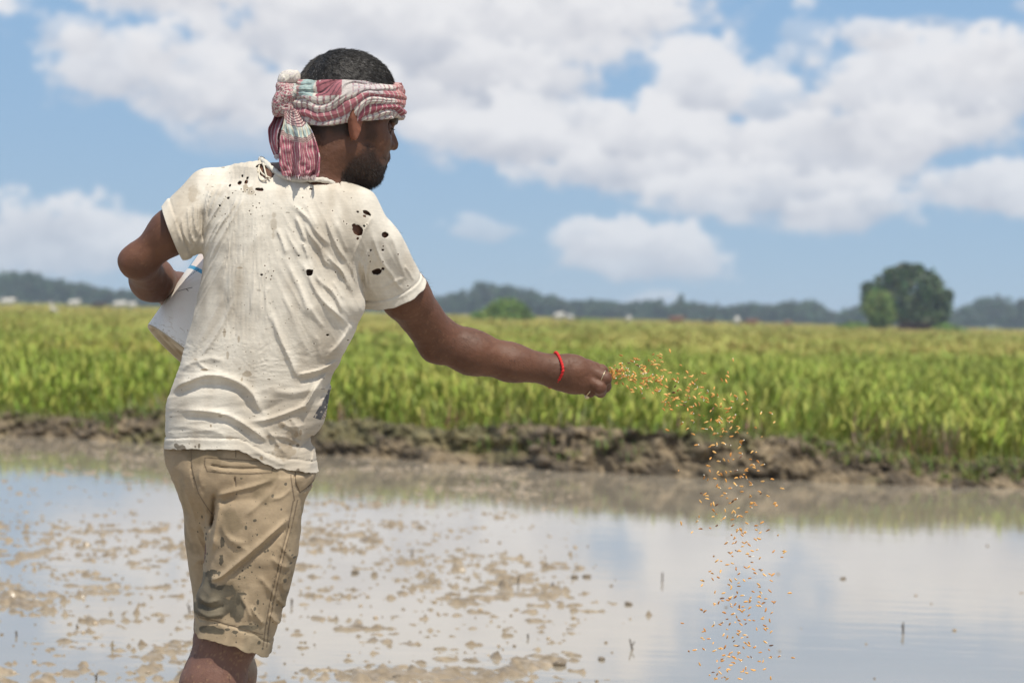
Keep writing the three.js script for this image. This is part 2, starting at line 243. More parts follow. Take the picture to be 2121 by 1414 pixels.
// ------------------------------------------------------------------ trees
const barkMat = std([0.10, 0.08, 0.06], 1);
function leafCloud(seed, lobes, perLobe, size, colours) {
  const r = rngOf(seed), P = [], C = [], N = [];
  for (const [x, y, z, rx, ry, rz] of lobes) for (let i = 0; i < perLobe; i++) {
    let a = r() * 6.283, b = Math.acos(2 * r() - 1), q = Math.pow(r(), 0.36) * (0.86 + 0.3 * r());
    const c = [x + rx * q * Math.sin(b) * Math.cos(a), y + ry * q * Math.cos(b), z + rz * q * Math.sin(b) * Math.sin(a)], s = size * (0.55 + 0.9 * r());
    const u = new THREE.Vector3(r() - .5, r() - .5, r() - .5).normalize(), w = new THREE.Vector3(r() - .5, r() - .5, r() - .5).cross(u).normalize(), k = colours[Math.floor(r() * colours.length)].map((t) => t * (0.7 + 0.6 * r()));
    const p = [[-1, 0], [0.1, -0.5], [1, 0.1], [0, 0.55]].map(([e, f]) => [c[0] + (u.x * e + w.x * f) * s, c[1] + (u.y * e + w.y * f) * s, c[2] + (u.z * e + w.z * f) * s]);
    for (const t of [0, 1, 2, 0, 2, 3]) { P.push(...p[t]); C.push(...k); }
  }
  const g = new THREE.BufferGeometry(); g.setAttribute('position', new THREE.Float32BufferAttribute(P, 3)); g.setAttribute('color', new THREE.Float32BufferAttribute(C, 3)); g.computeVertexNormals(); return g;
}
function limb(a, b, ra, rb, bend = 0.1, seed = 1) { const r = rngOf(seed), m = a.clone().lerp(b, 0.5).add(new THREE.Vector3(r() - .5, r() * 0.3, r() - .5).multiplyScalar(a.distanceTo(b) * bend)), curve = new THREE.QuadraticBezierCurve3(a, m, b), g = new THREE.TubeGeometry(curve, 6, 1, 7), p = g.attributes.position, n = 8; for (let i = 0; i < p.count; i++) { const t = Math.floor(i / n) / 6, c = curve.getPoint(t), R = lerp(ra, rb, t); p.setXYZ(i, c.x + (p.getX(i) - c.x) * R, c.y + (p.getY(i) - c.y) * R, c.z + (p.getZ(i) - c.z) * R); } g.computeVertexNormals(); return g; }
function tree(name, label, u, vFoot, depth, hPx, lobesPx, seed, perLobe, size, colours, group) {
  const k = depth / FPX, base = at(u, vFoot, depth); base.y = FIELD_Y; const t = new THREE.Group(); t.name = numbered(name); t.position.copy(base); tag(t, label, 'tree', group);
  const lobes = lobesPx.map(([x, y, z, rx, ry]) => [(x - u) * k, (vFoot - y) * k + (depth > 150 ? 0.25 : 0), z, rx * k, ry * k, Math.max(rx, ry) * k * 0.9]);
  const r = rngOf(seed), H = hPx * k, parts = [limb(new THREE.Vector3(0, -0.2, 0), new THREE.Vector3(0.1, H * 0.55, 0), H * 0.045, H * 0.025, 0.12, seed)];
  for (const l of lobes) parts.push(limb(new THREE.Vector3(0.05, H * (0.2 + 0.3 * r()), 0), new THREE.Vector3(l[0], l[1], l[2]), H * 0.02, H * 0.006, 0.25, Math.floor(r() * 999)));
  part('trunk', mergeGeometries(parts), barkMat, t); part('crown', leafCloud(seed + 1, lobes, perLobe, size, colours), leafMat, t); scene.add(t); return t;
}
const dark = [[.055, .095, .04], [.07, .12, .045], [.045, .075, .038], [.09, .135, .05]], fresh = [[.15, .22, .045], [.12, .19, .035], [.19, .25, .06]], mids = [[.14, .23, .035], [.20, .30, .05], [.09, .16, .03]];
tree('field_tree', 'large dark round tree rising above the field at the right', 1880, 676, 196, 135, [[1872, 600, 0, 62, 55], [1905, 590, .6, 48, 44], [1840, 590, -.4, 38, 36], [1862, 562, 0, 30, 22], [1925, 610, 0, 36, 40], [1820, 630, .5, 30, 36], [1890, 640, .8, 62, 26], [1935, 645, .3, 30, 24], [1918, 566, 0, 20, 16], [1880, 556, 0, 26, 17], [1803, 612, .2, 22, 28], [1948, 622, .3, 22, 30], [1878, 625, .5, 66, 36], [1842, 556, .2, 13, 10], [1898, 545, 0, 12, 9], [1936, 576, .2, 14, 12], [1962, 600, 0, 11, 12], [1795, 588, .1, 12, 11], [1872, 543, 0, 11, 8]], 11, 640, 0.23, dark);
tree('young_tree', 'smaller yellow green tree in front of the large dark tree', 1818, 676, 186, 80, [[1822, 615, 0, 30, 24], [1810, 634, .2, 24, 20], [1836, 640, 0, 20, 22], [1820, 655, -.2, 22, 18]], 21, 900, 0.15, fresh);
tree('round_bush', 'dense green bush standing alone in the middle of the field', 1045, 657, 178, 50, [[1052, 628, 0, 36, 22], [1030, 634, .3, 26, 18], [1075, 636, 0, 24, 17], [1000, 646, .2, 24, 10], [1050, 645, .3, 48, 12], [1092, 648, 0, 16, 8]], 31, 900, 0.15, mids);
tree('low_shrub', 'low green shrub left of the large tree', 1770, 673, 190, 18, [[1772, 664, 0, 26, 9], [1748, 668, 0, 16, 6]], 41, 400, 0.14, mids, 'low shrubs in the field');
tree('low_shrub', 'low green shrub right of the large tree', 1960, 678, 190, 18, [[1962, 668, 0, 28, 10], [1990, 674, 0, 18, 6]], 43, 400, 0.14, mids, 'low shrubs in the field');
tree('low_shrub', 'flat pale green shrub right of the two white cows', 1220, 660, 190, 12, [[1215, 655, 0, 34, 6], [1245, 657, 0, 18, 4]], 45, 400, 0.13, fresh, 'low shrubs in the field');
tree('bare_tree', 'single thin tree poking above the distant treeline', 1408, 655, 560, 52, [[1408, 618, 0, 7, 12], [1411, 608, 0, 4, 6], [1404, 630, 0, 9, 10]], 47, 140, 0.4, dark);
{ // the far wood along the horizon: one mass
  const r = rngOf(71), clump = leafCloud(72, [[0, 0, 0, 1, 0.85, 1]], 60, 0.30, [[.045, .085, .05], [.06, .10, .055], [.035, .07, .045]]), spots = [];
  for (let i = 0; i < 300; i++) {
    const t = i / 300, az = (t * 2 - 1) * 0.36, row = i % 3, z = -(560 + row * 35 + 25 * r()), x = Math.tan(az) * -z, H = (5.4 + 3.4 * fbm(az * 17, 1, 5, 2) + 2.6 * fbm(az * 60, 2, 8, 2) + (az < -0.16 ? 0.8 : 0)) * (0.9 + 0.2 * r());
    for (let k = 0; k < 26; k++) { const a = r() * 6.283, q = Math.sqrt(r()), y = H * (0.12 + 0.8 * r()), w = 3.8 * Math.sqrt(Math.max(0.05, 1 - Math.pow((y / H - 0.45) / 0.62, 2))); const s = 0.8 + 0.8 * r(); spots.push([x + Math.cos(a) * q * w, y, z + Math.sin(a) * q * w, r() * 6.28, [s, s], [0.8 + 0.4 * r(), 0.8 + 0.4 * r(), 0.9]]); }
  }
  const m = scatter('distant_treeline', 'blue green wood along the horizon', clump, spots); m.userData.category = 'trees';
}
scene.fog = new THREE.FogExp2(new THREE.Color(0.62, 0.74, 0.90), 0.0005);

// ------------------------------------------------------------------ solid shapes from distance fields
const smin = (a, b, k) => { const h = k - Math.abs(a - b); return h > 0 ? Math.min(a, b) - h * h / (4 * k) : Math.min(a, b); };
function coneBone(a, b, ra, rb) {              // tapered limb between two joints
  const bx = b.x - a.x, by = b.y - a.y, bz = b.z - a.z, L = bx * bx + by * by + bz * bz || 1e-9;
  return (x, y, z) => { const px_ = x - a.x, py = y - a.y, pz = z - a.z; let h = (px_ * bx + py * by + pz * bz) / L; h = h < 0 ? 0 : h > 1 ? 1 : h; const dx = px_ - bx * h, dy = py - by * h, dz = pz - bz * h; return Math.sqrt(dx * dx + dy * dy + dz * dz) - (ra + (rb - ra) * h); };
}
function egg(c, ax, ay, az, rx, ry, rz) {      // ellipsoid on given axes
  const m = Math.min(rx, ry, rz);
  return (x, y, z) => { const dx = x - c.x, dy = y - c.y, dz = z - c.z, p = (dx * ax.x + dy * ax.y + dz * ax.z) / rx, q = (dx * ay.x + dy * ay.y + dz * ay.z) / ry, s = (dx * az.x + dy * az.y + dz * az.z) / rz, k = Math.sqrt(p * p + q * q + s * s); const k2 = Math.sqrt(p * p / (rx * rx) + q * q / (ry * ry) + s * s / (rz * rz)); return k2 > 1e-9 ? k * (k - 1) / k2 : -m; };
}
function bones(list, k) { return (x, y, z) => { let d = 1e9; for (let i = 0; i < list.length; i++) { const q = list[i](x, y, z); d = i ? smin(d, q, k) : q; } return d; }; }
// stack of rounded cross-sections; rows: photograph row, left, right, depth of the middle, half depth
function loft(rows, power = 2.5) {
  const R = rows.map(([v, l, r, zc, rz]) => { const a = M(l, v, zc), b = M(r, v, zc); return [(a.y + b.y) / 2, (a.x + b.x) / 2, (b.x - a.x) / 2, (a.z + b.z) / 2, rz, (b.y - a.y) / (b.x - a.x)]; });   // top row first: y falls
  const n = R.length, f = (k, i, t) => { const a = R[Math.max(0, i - 1)][k], b = R[i][k], c = R[Math.min(n - 1, i + 1)][k], d = R[Math.min(n - 1, i + 2)][k]; return b + 0.5 * t * (c - a + t * (2 * a - 5 * b + 4 * c - d + t * (3 * (b - c) + d - a))); };
  return (x, y, z) => {
    let i = 0; while (i < n - 2 && y < R[i + 1][0]) i++;
    let yy = y - (x - R[i][1]) * R[i][5]; i = 0; while (i < n - 2 && yy < R[i + 1][0]) i++;
    const t = clamp((R[i][0] - yy) / (R[i][0] - R[i + 1][0])), cx = f(1, i, t), rx = f(2, i, t), cz = f(3, i, t), rz = f(4, i, t);
    const p = Math.abs(x - cx) / rx, q = Math.abs(z - cz) / rz, k = power < 2.1 ? Math.sqrt(p * p + q * q) : Math.pow(p * p * Math.sqrt(p) + q * q * Math.sqrt(q), 0.4);
    let d = (k - 1) * (k > 1e-6 ? lerp(rz, rx, p / (p + q + 1e-9)) : Math.min(rx, rz));
    if (yy > R[0][0]) d = Math.max(d, yy - R[0][0]); if (yy < R[n - 1][0]) d = Math.max(d, R[n - 1][0] - yy);
    return d;
  };
}
// surface of field = 0 on a grid of cells h (surface nets); returns { P: positions, I: triangles }
function surface(field, lo, hi, h) {
  const B = 4, nb = [0, 1, 2].map((k) => Math.ceil((hi.getComponent(k) - lo.getComponent(k)) / h / B)), n = nb.map((q) => q * B + 1), sx = 1, sy = n[0], sz = n[0] * n[1];
  const F = new Float32Array(n[0] * n[1] * n[2]).fill(1), live = [];
  for (let bz = 0; bz < nb[2]; bz++) for (let by = 0; by < nb[1]; by++) for (let bx = 0; bx < nb[0]; bx++) {
    const c = field(lo.x + (bx + .5) * B * h, lo.y + (by + .5) * B * h, lo.z + (bz + .5) * B * h), near = Math.abs(c) < B * h * 0.9 + 0.009;
    if (near) live.push([bx, by, bz]);
    for (let k = bz * B; k <= bz * B + B; k++) for (let j = by * B; j <= by * B + B; j++) { let o = bx * B + j * sy + k * sz; for (let i = 0; i <= B; i++, o++) if (F[o] !== 1 && F[o] !== -1.5) continue; else if (near) F[o] = field(lo.x + (bx * B + i) * h, lo.y + j * h, lo.z + k * h); else if (F[o] === 1) F[o] = c < 0 ? -1.5 : 1; }
  }
  const id = new Map(), P = [], I = [];
  const vert = (o, i, j, k) => {
    const e = id.get(o); if (e !== undefined) return e;
    let ax = 0, ay = 0, az = 0, m = 0;
    const edge = (a, b, x0, y0, z0, dx, dy, dz) => { const fa = F[a], fb = F[b]; if ((fa < 0) !== (fb < 0)) { const t = fa / (fa - fb); ax += x0 + dx * t; ay += y0 + dy * t; az += z0 + dz * t; m++; } };
    for (let q = 0; q < 4; q++) { const y0 = q & 1, z0 = q >> 1; edge(o + y0 * sy + z0 * sz, o + y0 * sy + z0 * sz + 1, 0, y0, z0, 1, 0, 0); edge(o + y0 + z0 * sz, o + y0 + z0 * sz + sy, y0, 0, z0, 0, 1, 0); edge(o + y0 + z0 * sy, o + y0 + z0 * sy + sz, y0, z0, 0, 0, 0, 1); }
    const v = P.length / 3; P.push(lo.x + (i + ax / m) * h, lo.y + (j + ay / m) * h, lo.z + (k + az / m) * h); id.set(o, v); return v;
  };
  for (const [bx, by, bz] of live) for (let k = bz * B; k < bz * B + B; k++) for (let j = by * B; j < by * B + B; j++) for (let i = bx * B; i < bx * B + B; i++) {
    const o = i + j * sy + k * sz, f0 = F[o] < 0;
    if (j && k && f0 !== F[o + 1] < 0) quad(vert(o, i, j, k), vert(o - sy, i, j - 1, k), vert(o - sy - sz, i, j - 1, k - 1), vert(o - sz, i, j, k - 1), f0);
    if (i && k && f0 !== F[o + sy] < 0) quad(vert(o, i, j, k), vert(o - sz, i, j, k - 1), vert(o - sz - 1, i - 1, j, k - 1), vert(o - 1, i - 1, j, k), f0);
    if (i && j && f0 !== F[o + sz] < 0) quad(vert(o, i, j, k), vert(o - 1, i - 1, j, k), vert(o - 1 - sy, i - 1, j - 1, k), vert(o - sy, i, j - 1, k), f0);
  }
  function quad(a, b, c, d, flip) { if (flip) I.push(a, b, c, a, c, d); else I.push(a, c, b, a, d, c); }
  return { P, I };
}
// keep the side of the surface where s(x, y, z) < 0
function clip({ P, I }, s) {
  const S = new Float32Array(P.length / 3), Q = [], J = [], map = new Map(), cut = new Map();
  for (let i = 0; i < S.length; i++) S[i] = s(P[i * 3], P[i * 3 + 1], P[i * 3 + 2]);
  const keep = (v) => { let e = map.get(v); if (e === undefined) { e = Q.length / 3; Q.push(P[v * 3], P[v * 3 + 1], P[v * 3 + 2]); map.set(v, e); } return e; };
  const cross = (a, b) => { if (a > b) [a, b] = [b, a]; const key = a * 4194304 + b; let e = cut.get(key); if (e === undefined) { const t = clamp(S[a] / (S[a] - S[b]), 0.02, 0.98); e = Q.length / 3; for (let c = 0; c < 3; c++) Q.push(lerp(P[a * 3 + c], P[b * 3 + c], t)); cut.set(key, e); } return e; };
  for (let t = 0; t < I.length; t += 3) {
    const v = [I[t], I[t + 1], I[t + 2]], poly = [];
    for (let e = 0; e < 3; e++) { const a = v[e], b = v[(e + 1) % 3]; if (S[a] < 0) poly.push(keep(a)); if ((S[a] < 0) !== (S[b] < 0)) poly.push(cross(a, b)); }
    for (let e = 1; e + 1 < poly.length; e++) J.push(poly[0], poly[e], poly[e + 1]);
  }
  return { P: Q, I: J };
}
function normalsOf(P, I) { const N = new Float32Array(P.length); for (let t = 0; t < I.length; t += 3) { const a = I[t] * 3, b = I[t + 1] * 3, c = I[t + 2] * 3, ux = P[b] - P[a], uy = P[b + 1] - P[a + 1], uz = P[b + 2] - P[a + 2], vx = P[c] - P[a], vy = P[c + 1] - P[a + 1], vz = P[c + 2] - P[a + 2], nx = uy * vz - uz * vy, ny = uz * vx - ux * vz, nz = ux * vy - uy * vx; for (const q of [a, b, c]) { N[q] += nx; N[q + 1] += ny; N[q + 2] += nz; } } for (let i = 0; i < N.length; i += 3) { const l = Math.hypot(N[i], N[i + 1], N[i + 2]) || 1; N[i] /= l; N[i + 1] /= l; N[i + 2] /= l; } return N; }
// give a sheet of cloth its thickness: an inner face and closed edges
function thicken({ P, I }, t) {
  const N = normalsOf(P, I), n = P.length / 3, Q = P.slice(), J = I.slice(), use = new Map();
  for (let i = 0; i < P.length; i++) Q.push(P[i] - N[i] * t);
  for (let k = 0; k < I.length; k += 3) { J.push(I[k] + n, I[k + 2] + n, I[k + 1] + n); for (let e = 0; e < 3; e++) { const a = I[k + e], b = I[k + (e + 1) % 3], key = Math.min(a, b) * 4194304 + Math.max(a, b); use.set(key, use.has(key) ? 0 : [a, b]); } }
  for (const e of use.values()) if (e) { const [a, b] = e; J.push(b, a, a + n, b, a + n, b + n); }
  return { P: Q, I: J };
}
function geometryOf({ P, I }, colour, uvOf, origin) {
  const g = new THREE.BufferGeometry(), N = normalsOf(P, I), n = P.length / 3;
  if (colour) { const C = new Float32Array(n * 3), c = [0, 0, 0]; for (let i = 0; i < n; i++) { colour(P[i * 3], P[i * 3 + 1], P[i * 3 + 2], N[i * 3], N[i * 3 + 1], N[i * 3 + 2], c); C[i * 3] = c[0]; C[i * 3 + 1] = c[1]; C[i * 3 + 2] = c[2]; } g.setAttribute('color', new THREE.BufferAttribute(C, 3)); }
  if (uvOf) { const U = new Float32Array(n * 2); for (let i = 0; i < n; i++) { const q = uvOf(P[i * 3], P[i * 3 + 1], P[i * 3 + 2]); U[i * 2] = q[0]; U[i * 2 + 1] = q[1]; } g.setAttribute('uv', new THREE.BufferAttribute(U, 2)); }
  const A = Float32Array.from(P); if (origin) for (let i = 0; i < n; i++) { A[i * 3] -= origin.x; A[i * 3 + 1] -= origin.y; A[i * 3 + 2] -= origin.z; }
  g.setAttribute('position', new THREE.BufferAttribute(A, 3)); g.setAttribute('normal', new THREE.BufferAttribute(N, 3)); g.setIndex(I); return g;
}
// folds: a ridge (or, with a negative height, a groove) along a line traced over the garment, in its own upright plane
class Folds {
  constructor(zRef, gain = 1) { this.gain = gain; this.seg = []; this.z = zRef; this.cells = new Map(); }
  // points: photograph pixels; width and height in pixels and millimetres; lean > 0 makes the lower-right flank steeper
  add(points, width, mm, lean = 0) {
    const q = points.map(([u, v]) => M(u, v, this.z)), w = px(width * 0.82), n = q.length - 1, L = [0]; for (let i = 0; i < n; i++) L.push(L[i] + q[i].distanceTo(q[i + 1]));
    // smooth the traced line
    const curve = new THREE.CatmullRomCurve3(q), m = Math.max(4, Math.ceil(L[n] / 0.008)), pts = curve.getPoints(m);
    for (let i = 0; i < m; i++) { const s = { ax: pts[i].x, ay: pts[i].y, bx: pts[i + 1].x, by: pts[i + 1].y, t0: i / m, t1: (i + 1) / m, w, h: mm / 1000 * this.gain, lean, id: this.count || 0 }; this.seg.push(s); const R = w * 2.6; for (let gx = Math.floor((Math.min(s.ax, s.bx) - R) / .02); gx <= Math.floor((Math.max(s.ax, s.bx) + R) / .02); gx++) for (let gy = Math.floor((Math.min(s.ay, s.by) - R) / .02); gy <= Math.floor((Math.max(s.ay, s.by) + R) / .02); gy++) { const k = gx * 10007 + gy; if (!this.cells.has(k)) this.cells.set(k, []); this.cells.get(k).push(s); } }
    this.count = (this.count || 0) + 1; return this;
  }
  height(x, y) {
    const list = this.cells.get(Math.floor(x / .02) * 10007 + Math.floor(y / .02)); if (!list) return 0;
    let sum = 0, cur = -1, best = 1e9, bs = null, bt = 0, sg = 0;
    const done = () => { if (!bs) return; const q = Math.sqrt(best) / bs.w; if (q < 2.6) { const e = bt; const taper = Math.min(1, e / 0.22) * Math.min(1, (1 - e) / 0.22), tp = taper * taper * (3 - 2 * taper); const ww = bs.lean ? (sg > 0 ? 1 - 0.5 * bs.lean : 1 + 0.6 * bs.lean) : 1, z = q / ww; sum += bs.h * tp * Math.exp(-1.75 * z * Math.sqrt(z)); } };
    for (const s of list) {
      if (s.id !== cur) { done(); cur = s.id; best = 1e9; bs = null; }
      const bx = s.bx - s.ax, by = s.by - s.ay, px_ = x - s.ax, py = y - s.ay, L = bx * bx + by * by, h = clamp((px_ * bx + py * by) / L), dx = px_ - bx * h, dy = py - by * h, d = dx * dx + dy * dy;
      if (d < best) { best = d; bs = s; bt = lerp(s.t0, s.t1, h); sg = bx * dy - by * dx < 0 ? 1 : -1; }
    }
    done(); return sum;
  }
}

// ------------------------------------------------------------------ the man
const person = new THREE.Group(); person.name = 'person';
const manBase = M(480, 1900, 0); manBase.y = -0.02; person.position.copy(manBase);
tag(person, 'man in torn white shirt and checked head scarf throwing rice seed, seen from behind', 'person'); scene.add(person);
const HUE = (a, b, t) => [lerp(a[0], b[0], t), lerp(a[1], b[1], t), lerp(a[2], b[2], t)];

// --- head frame: he looks to the right of the picture and a little away
const HA = 24 * Math.PI / 180, HC = Math.cos(HA), HS = Math.sin(HA);
const hF = new THREE.Vector3(HC, -0.05, -HS).normalize(), hS = new THREE.Vector3(HS, 0, HC).normalize(), hU = new THREE.Vector3().crossVectors(hS, hF).normalize();
if (hU.y < 0) hU.negate();
const HZ = 0.0, headMid = M(712, 215, HZ);
const Hd = (u, v, side = 0) => { const p = M(u, v, HZ), x = p.x - headMid.x, f = (x - side * HS) / HC; return new THREE.Vector3(p.x, p.y, headMid.z - f * HS + side * HC); };
const P1 = px(1);
const headParts = [
  [egg(Hd(698, 205), hF, hU, hS, 84 * P1, 95 * P1, 0.076), 0.02], [egg(Hd(736, 196), hF, hU, hS, 82 * P1, 84 * P1, 0.070), 0.03],
  [egg(Hd(749, 275), hF, hU, hS, 0.055, 0.085, 0.060), 0.03],                                                    // face
  [coneBone(Hd(735, 335), Hd(755, 352), 0.040, 0.028), 0.03], [coneBone(Hd(714, 305, 0.042), Hd(749, 350, 0.020), 0.020, 0.021), 0.03], [coneBone(Hd(714, 305, -0.042), Hd(749, 350, -0.020), 0.020, 0.021), 0.03],
  [coneBone(Hd(806, 240, 0.022), Hd(808, 243, -0.022), 0.0125, 0.0125), 0.014],                                   // brow
  [coneBone(Hd(784, 287, 0.030), Hd(776, 275, 0.044), 0.016, 0.014), 0.02], [coneBone(Hd(784, 287, -0.030), Hd(776, 275, -0.044), 0.016, 0.014), 0.02], // cheekbones
  [coneBone(Hd(800, 260), Hd(811, 296), 0.0075, 0.0112), 0.008], [coneBone(Hd(806, 298, 0.011), Hd(798, 304, 0.014), 0.0078, 0.006), 0.006], [coneBone(Hd(804, 298, -0.011), Hd(797, 304, -0.014), 0.0075, 0.006), 0.006], // nose
  [coneBone(Hd(787, 322, 0.014), Hd(793, 322, 0), 0.0085, 0.0095), 0.010], [coneBone(Hd(787, 322, -0.014), Hd(793, 322, 0), 0.0085, 0.0095), 0.010], [coneBone(Hd(780, 338, 0.014), Hd(785, 337, 0), 0.0085, 0.009), 0.008], [coneBone(Hd(780, 338, -0.014), Hd(785, 337, 0), 0.0085, 0.009), 0.008], // lips
  [coneBone(Hd(690, 285, 0), Hd(640, 400, 0), 0.050, 0.060), 0.04], [coneBone(Hd(676, 262, 0), Hd(668, 320, 0), 0.052, 0.050), 0.03], // neck
];
const eye = Hd(797, 263, 0.031), eye2 = Hd(797, 263, -0.031);
const earC = Hd(741, 257, 0.078), earAx = hF.clone().multiplyScalar(0.86).addScaledVector(hS, -0.50).normalize(), earN = new THREE.Vector3().crossVectors(hU, earAx).normalize();
const ear = (x, y, z, c = earC, side = 1) => { // a shell with a rim and a lobe
  const dx = x - c.x, dy = y - c.y, dz = z - c.z, a = dx * earAx.x + dy * earAx.y + dz * earAx.z, b = dx * hU.x + dy * hU.y + dz * hU.z, s = (dx * earN.x + dy * earN.y + dz * earN.z) * side;
  const rx = b < 0 ? 0.0135 + 0.16 * b : 0.0145, k = Math.sqrt(a * a / (rx * rx) + b * b / (0.031 * 0.031)), rim = (k - 1) * 0.012;
  const q = Math.abs(rim + 0.0035) - 0.0038, bowl = Math.max(rim, Math.abs(s + 0.004) - 0.0022); return smin(Math.sqrt(Math.max(q, 0) ** 2 + Math.max(Math.abs(s) - 0.0045, 0) ** 2) - 0.0018, bowl, 0.004);
};
const skull = (x, y, z) => { let d = headParts[0][0](x, y, z); for (let i = 1; i < headParts.length; i++) d = smin(d, headParts[i][0](x, y, z), headParts[i][1]); return d; };
const bareHead = (x, y, z) => {
  let d = skull(x, y, z);
  const e1 = Math.hypot(x - eye.x, y - eye.y, z - eye.z), e2 = Math.hypot(x - eye2.x, y - eye2.y, z - eye2.z);
  d = -smin(-d, e1 - 0.0145, 0.012); d = -smin(-d, e2 - 0.0145, 0.012); d = smin(d, e1 - 0.0125 + 0.0, 0.003); d = smin(d, e2 - 0.0125, 0.003);
  d = smin(d, ear(x, y, z), 0.005);
  return d;
};
// --- torso: the cloth hangs on it; the skin lies a finger's breadth under the cloth
const torsoRows = [[372, 520, 690, .0, .06], [400, 432, 752, .0, .090], [450, 421, 742, 0, .110], [500, 419, 736, 0, .118], [526, 424, 734, 0, .120], [560, 422, 738, 0, .122], [600, 415, 746, 0, .122], [636, 408, 754, 0, .122], [670, 401, 739, 0, .121], [700, 392, 727, 0, .120], [735, 382, 709, 0, .119], [777, 367, 690, 0, .118], [808, 355, 683, 0, .117], [840, 346, 676, 0, .116], [871, 345, 668, 0, .116], [890, 344, 660, 0, .116], [911, 343, 641, 0, .116], [930, 342, 646, 0, .118], [955, 341, 651, 0, .118], [1010, 341, 657, 0, .118]];
const torsoLoft = loft(torsoRows, 2.35);
const shoulders = bones([coneBone(M(622, 392, -.01), M(445, 397, .0), px(49), px(48)), coneBone(M(640, 397, .0), M(772, 501, -.01), px(50), px(46)), coneBone(M(560, 430, .02), M(700, 470, .02), 0.075, 0.075)], 0.05);
const torso = (x, y, z) => smin(torsoLoft(x, y, z), shoulders(x, y, z), 0.05);
const sleeveR = bones([coneBone(M(782, 513, -.03), M(832, 628, -.115), px(56), px(61, -.115)), coneBone(M(770, 520, -.02), M(800, 590, -.08), px(48), px(54))], 0.03);
const sleeveL = bones([coneBone(M(434, 398, .01), M(352, 487, .05), px(48), px(49)), coneBone(M(430, 430, .01), M(392, 480, .03), px(46), px(45))], 0.03);
// --- arms and legs
const rE = M(908, 704, -.20), rW = M(1148, 767, -.26), lE = M(287, 541, .02), lW = M(408, 616, -.43);
const armR = bones([coneBone(M(781, 512, -.027), M(838, 610, -.115), px(51), px(49, -.115)), coneBone(M(838, 610, -.115), rE, px(48, -.12), px(43, -.2)), coneBone(rE, M(975, 729, -.215), px(42, -.2), px(44, -.2)), coneBone(M(975, 729, -.215), M(1060, 751, -.235), px(44, -.2), px(37, -.23)), coneBone(M(1060, 751, -.235), rW, px(37, -.23), px(30, -.26)), coneBone(M(900, 728, -.19), M(906, 732, -.19), px(20), px(17))], 0.02);
const armL = bones([coneBone(M(434, 402, .0), M(352, 482, .03), px(46), px(39)), coneBone(M(352, 482, .03), lE, px(39), px(31)), coneBone(lE, M(314, 578, -.11), px(31), px(41)), coneBone(M(314, 578, -.11), M(366, 604, -.29), px(41), px(38)), coneBone(M(370, 606, -.29), lW, px(37), px(28)), coneBone(M(266, 541, .03), M(270, 548, .025), px(9), px(9))], 0.03);
const legA = bones([coneBone(M(515, 1050, .01), M(474, 1310, .035), 0.074, 0.058), coneBone(M(470, 1310, .035), M(440, 1420, .045), px(56), px(61)), coneBone(M(440, 1420, .045), M(405, 1530, .05), px(60), px(52)), coneBone(M(405, 1530, .05), M(380, 1740, .05), px(52), px(35)), coneBone(M(380, 1740, .05), M(385, 1830, .02), px(35), px(38)), coneBone(M(385, 1830, .02), M(450, 1870, -.14), px(38), px(24))], 0.03);
const legB = bones([coneBone(M(462, 1030, -.10), M(458, 1300, -.15), 0.062, 0.048), coneBone(M(458, 1300, -.15), M(472, 1390, -.17), px(48), px(54)), coneBone(M(472, 1390, -.17), M(482, 1500, -.18), px(54), px(46)), coneBone(M(482, 1500, -.18), M(500, 1720, -.20), px(46), px(33)), coneBone(M(500, 1720, -.2), M(505, 1800, -.2), px(33), px(36)), coneBone(M(505, 1800, -.2), M(570, 1835, -.36), px(36), px(24))], 0.03);
// --- hands: palm and five fingers each
const zh = -.265, hp = (u, v, dz = 0) => M(u, v, zh + dz), hr = (n) => px(n, zh);
const chain = (pts, radii) => pts.slice(1).map((p, i) => coneBone(pts[i], p, radii[i], radii[i + 1]));
const fingersR = [
  [[1216, 757, -.012], [1246, 768, -.020], [1251, 788, -.044], [1236, 790, -.058]],            // index
  [[1219, 768, .002], [1253, 783, .004], [1254, 800, -.022], [1237, 799, -.040]],              // middle: carries a ring
  [[1215, 786, .006], [1243, 803, .010], [1244, 812, -.016], [1228, 808, -.032]],              // ring finger
  [[1205, 800, .000], [1222, 812, -.004], [1224, 808, -.026], [1212, 803, -.036]],             // little finger: carries a ring
].map((f, i) => { const s = [13.5, 14, 13.2, 11][i]; return bones(chain(f.map((q) => hp(...q)), [hr(s * 1.05), hr(s), hr(s * 0.86), hr(s * 0.74)]), 0.004); });
const thumbR = bones(chain([hp(1180, 762, -.03), hp(1214, 764, -.052), hp(1240, 772, -.060), hp(1254, 781, -.062)], [hr(15), hr(13), hr(11.5), hr(9)]), 0.005);
const palmR = bones([coneBone(hp(1142, 766, .0), hp(1190, 768, .0), hr(31), hr(31)), coneBone(hp(1180, 768, 0), hp(1218, 768, -.004), hr(32), hr(20)), coneBone(hp(1160, 782, 0), hp(1205, 795, .0), hr(26), hr(21)), coneBone(hp(1190, 785, -.01), hp(1215, 785, -.008), hr(25), hr(18))], 0.018);
const handR = (x, y, z) => { let d = palmR(x, y, z); for (const f of fingersR) d = smin(d, f(x, y, z), 0.0035); return smin(d, thumbR(x, y, z), 0.008); };
const lh = (u, v, z) => M(u, v, z);
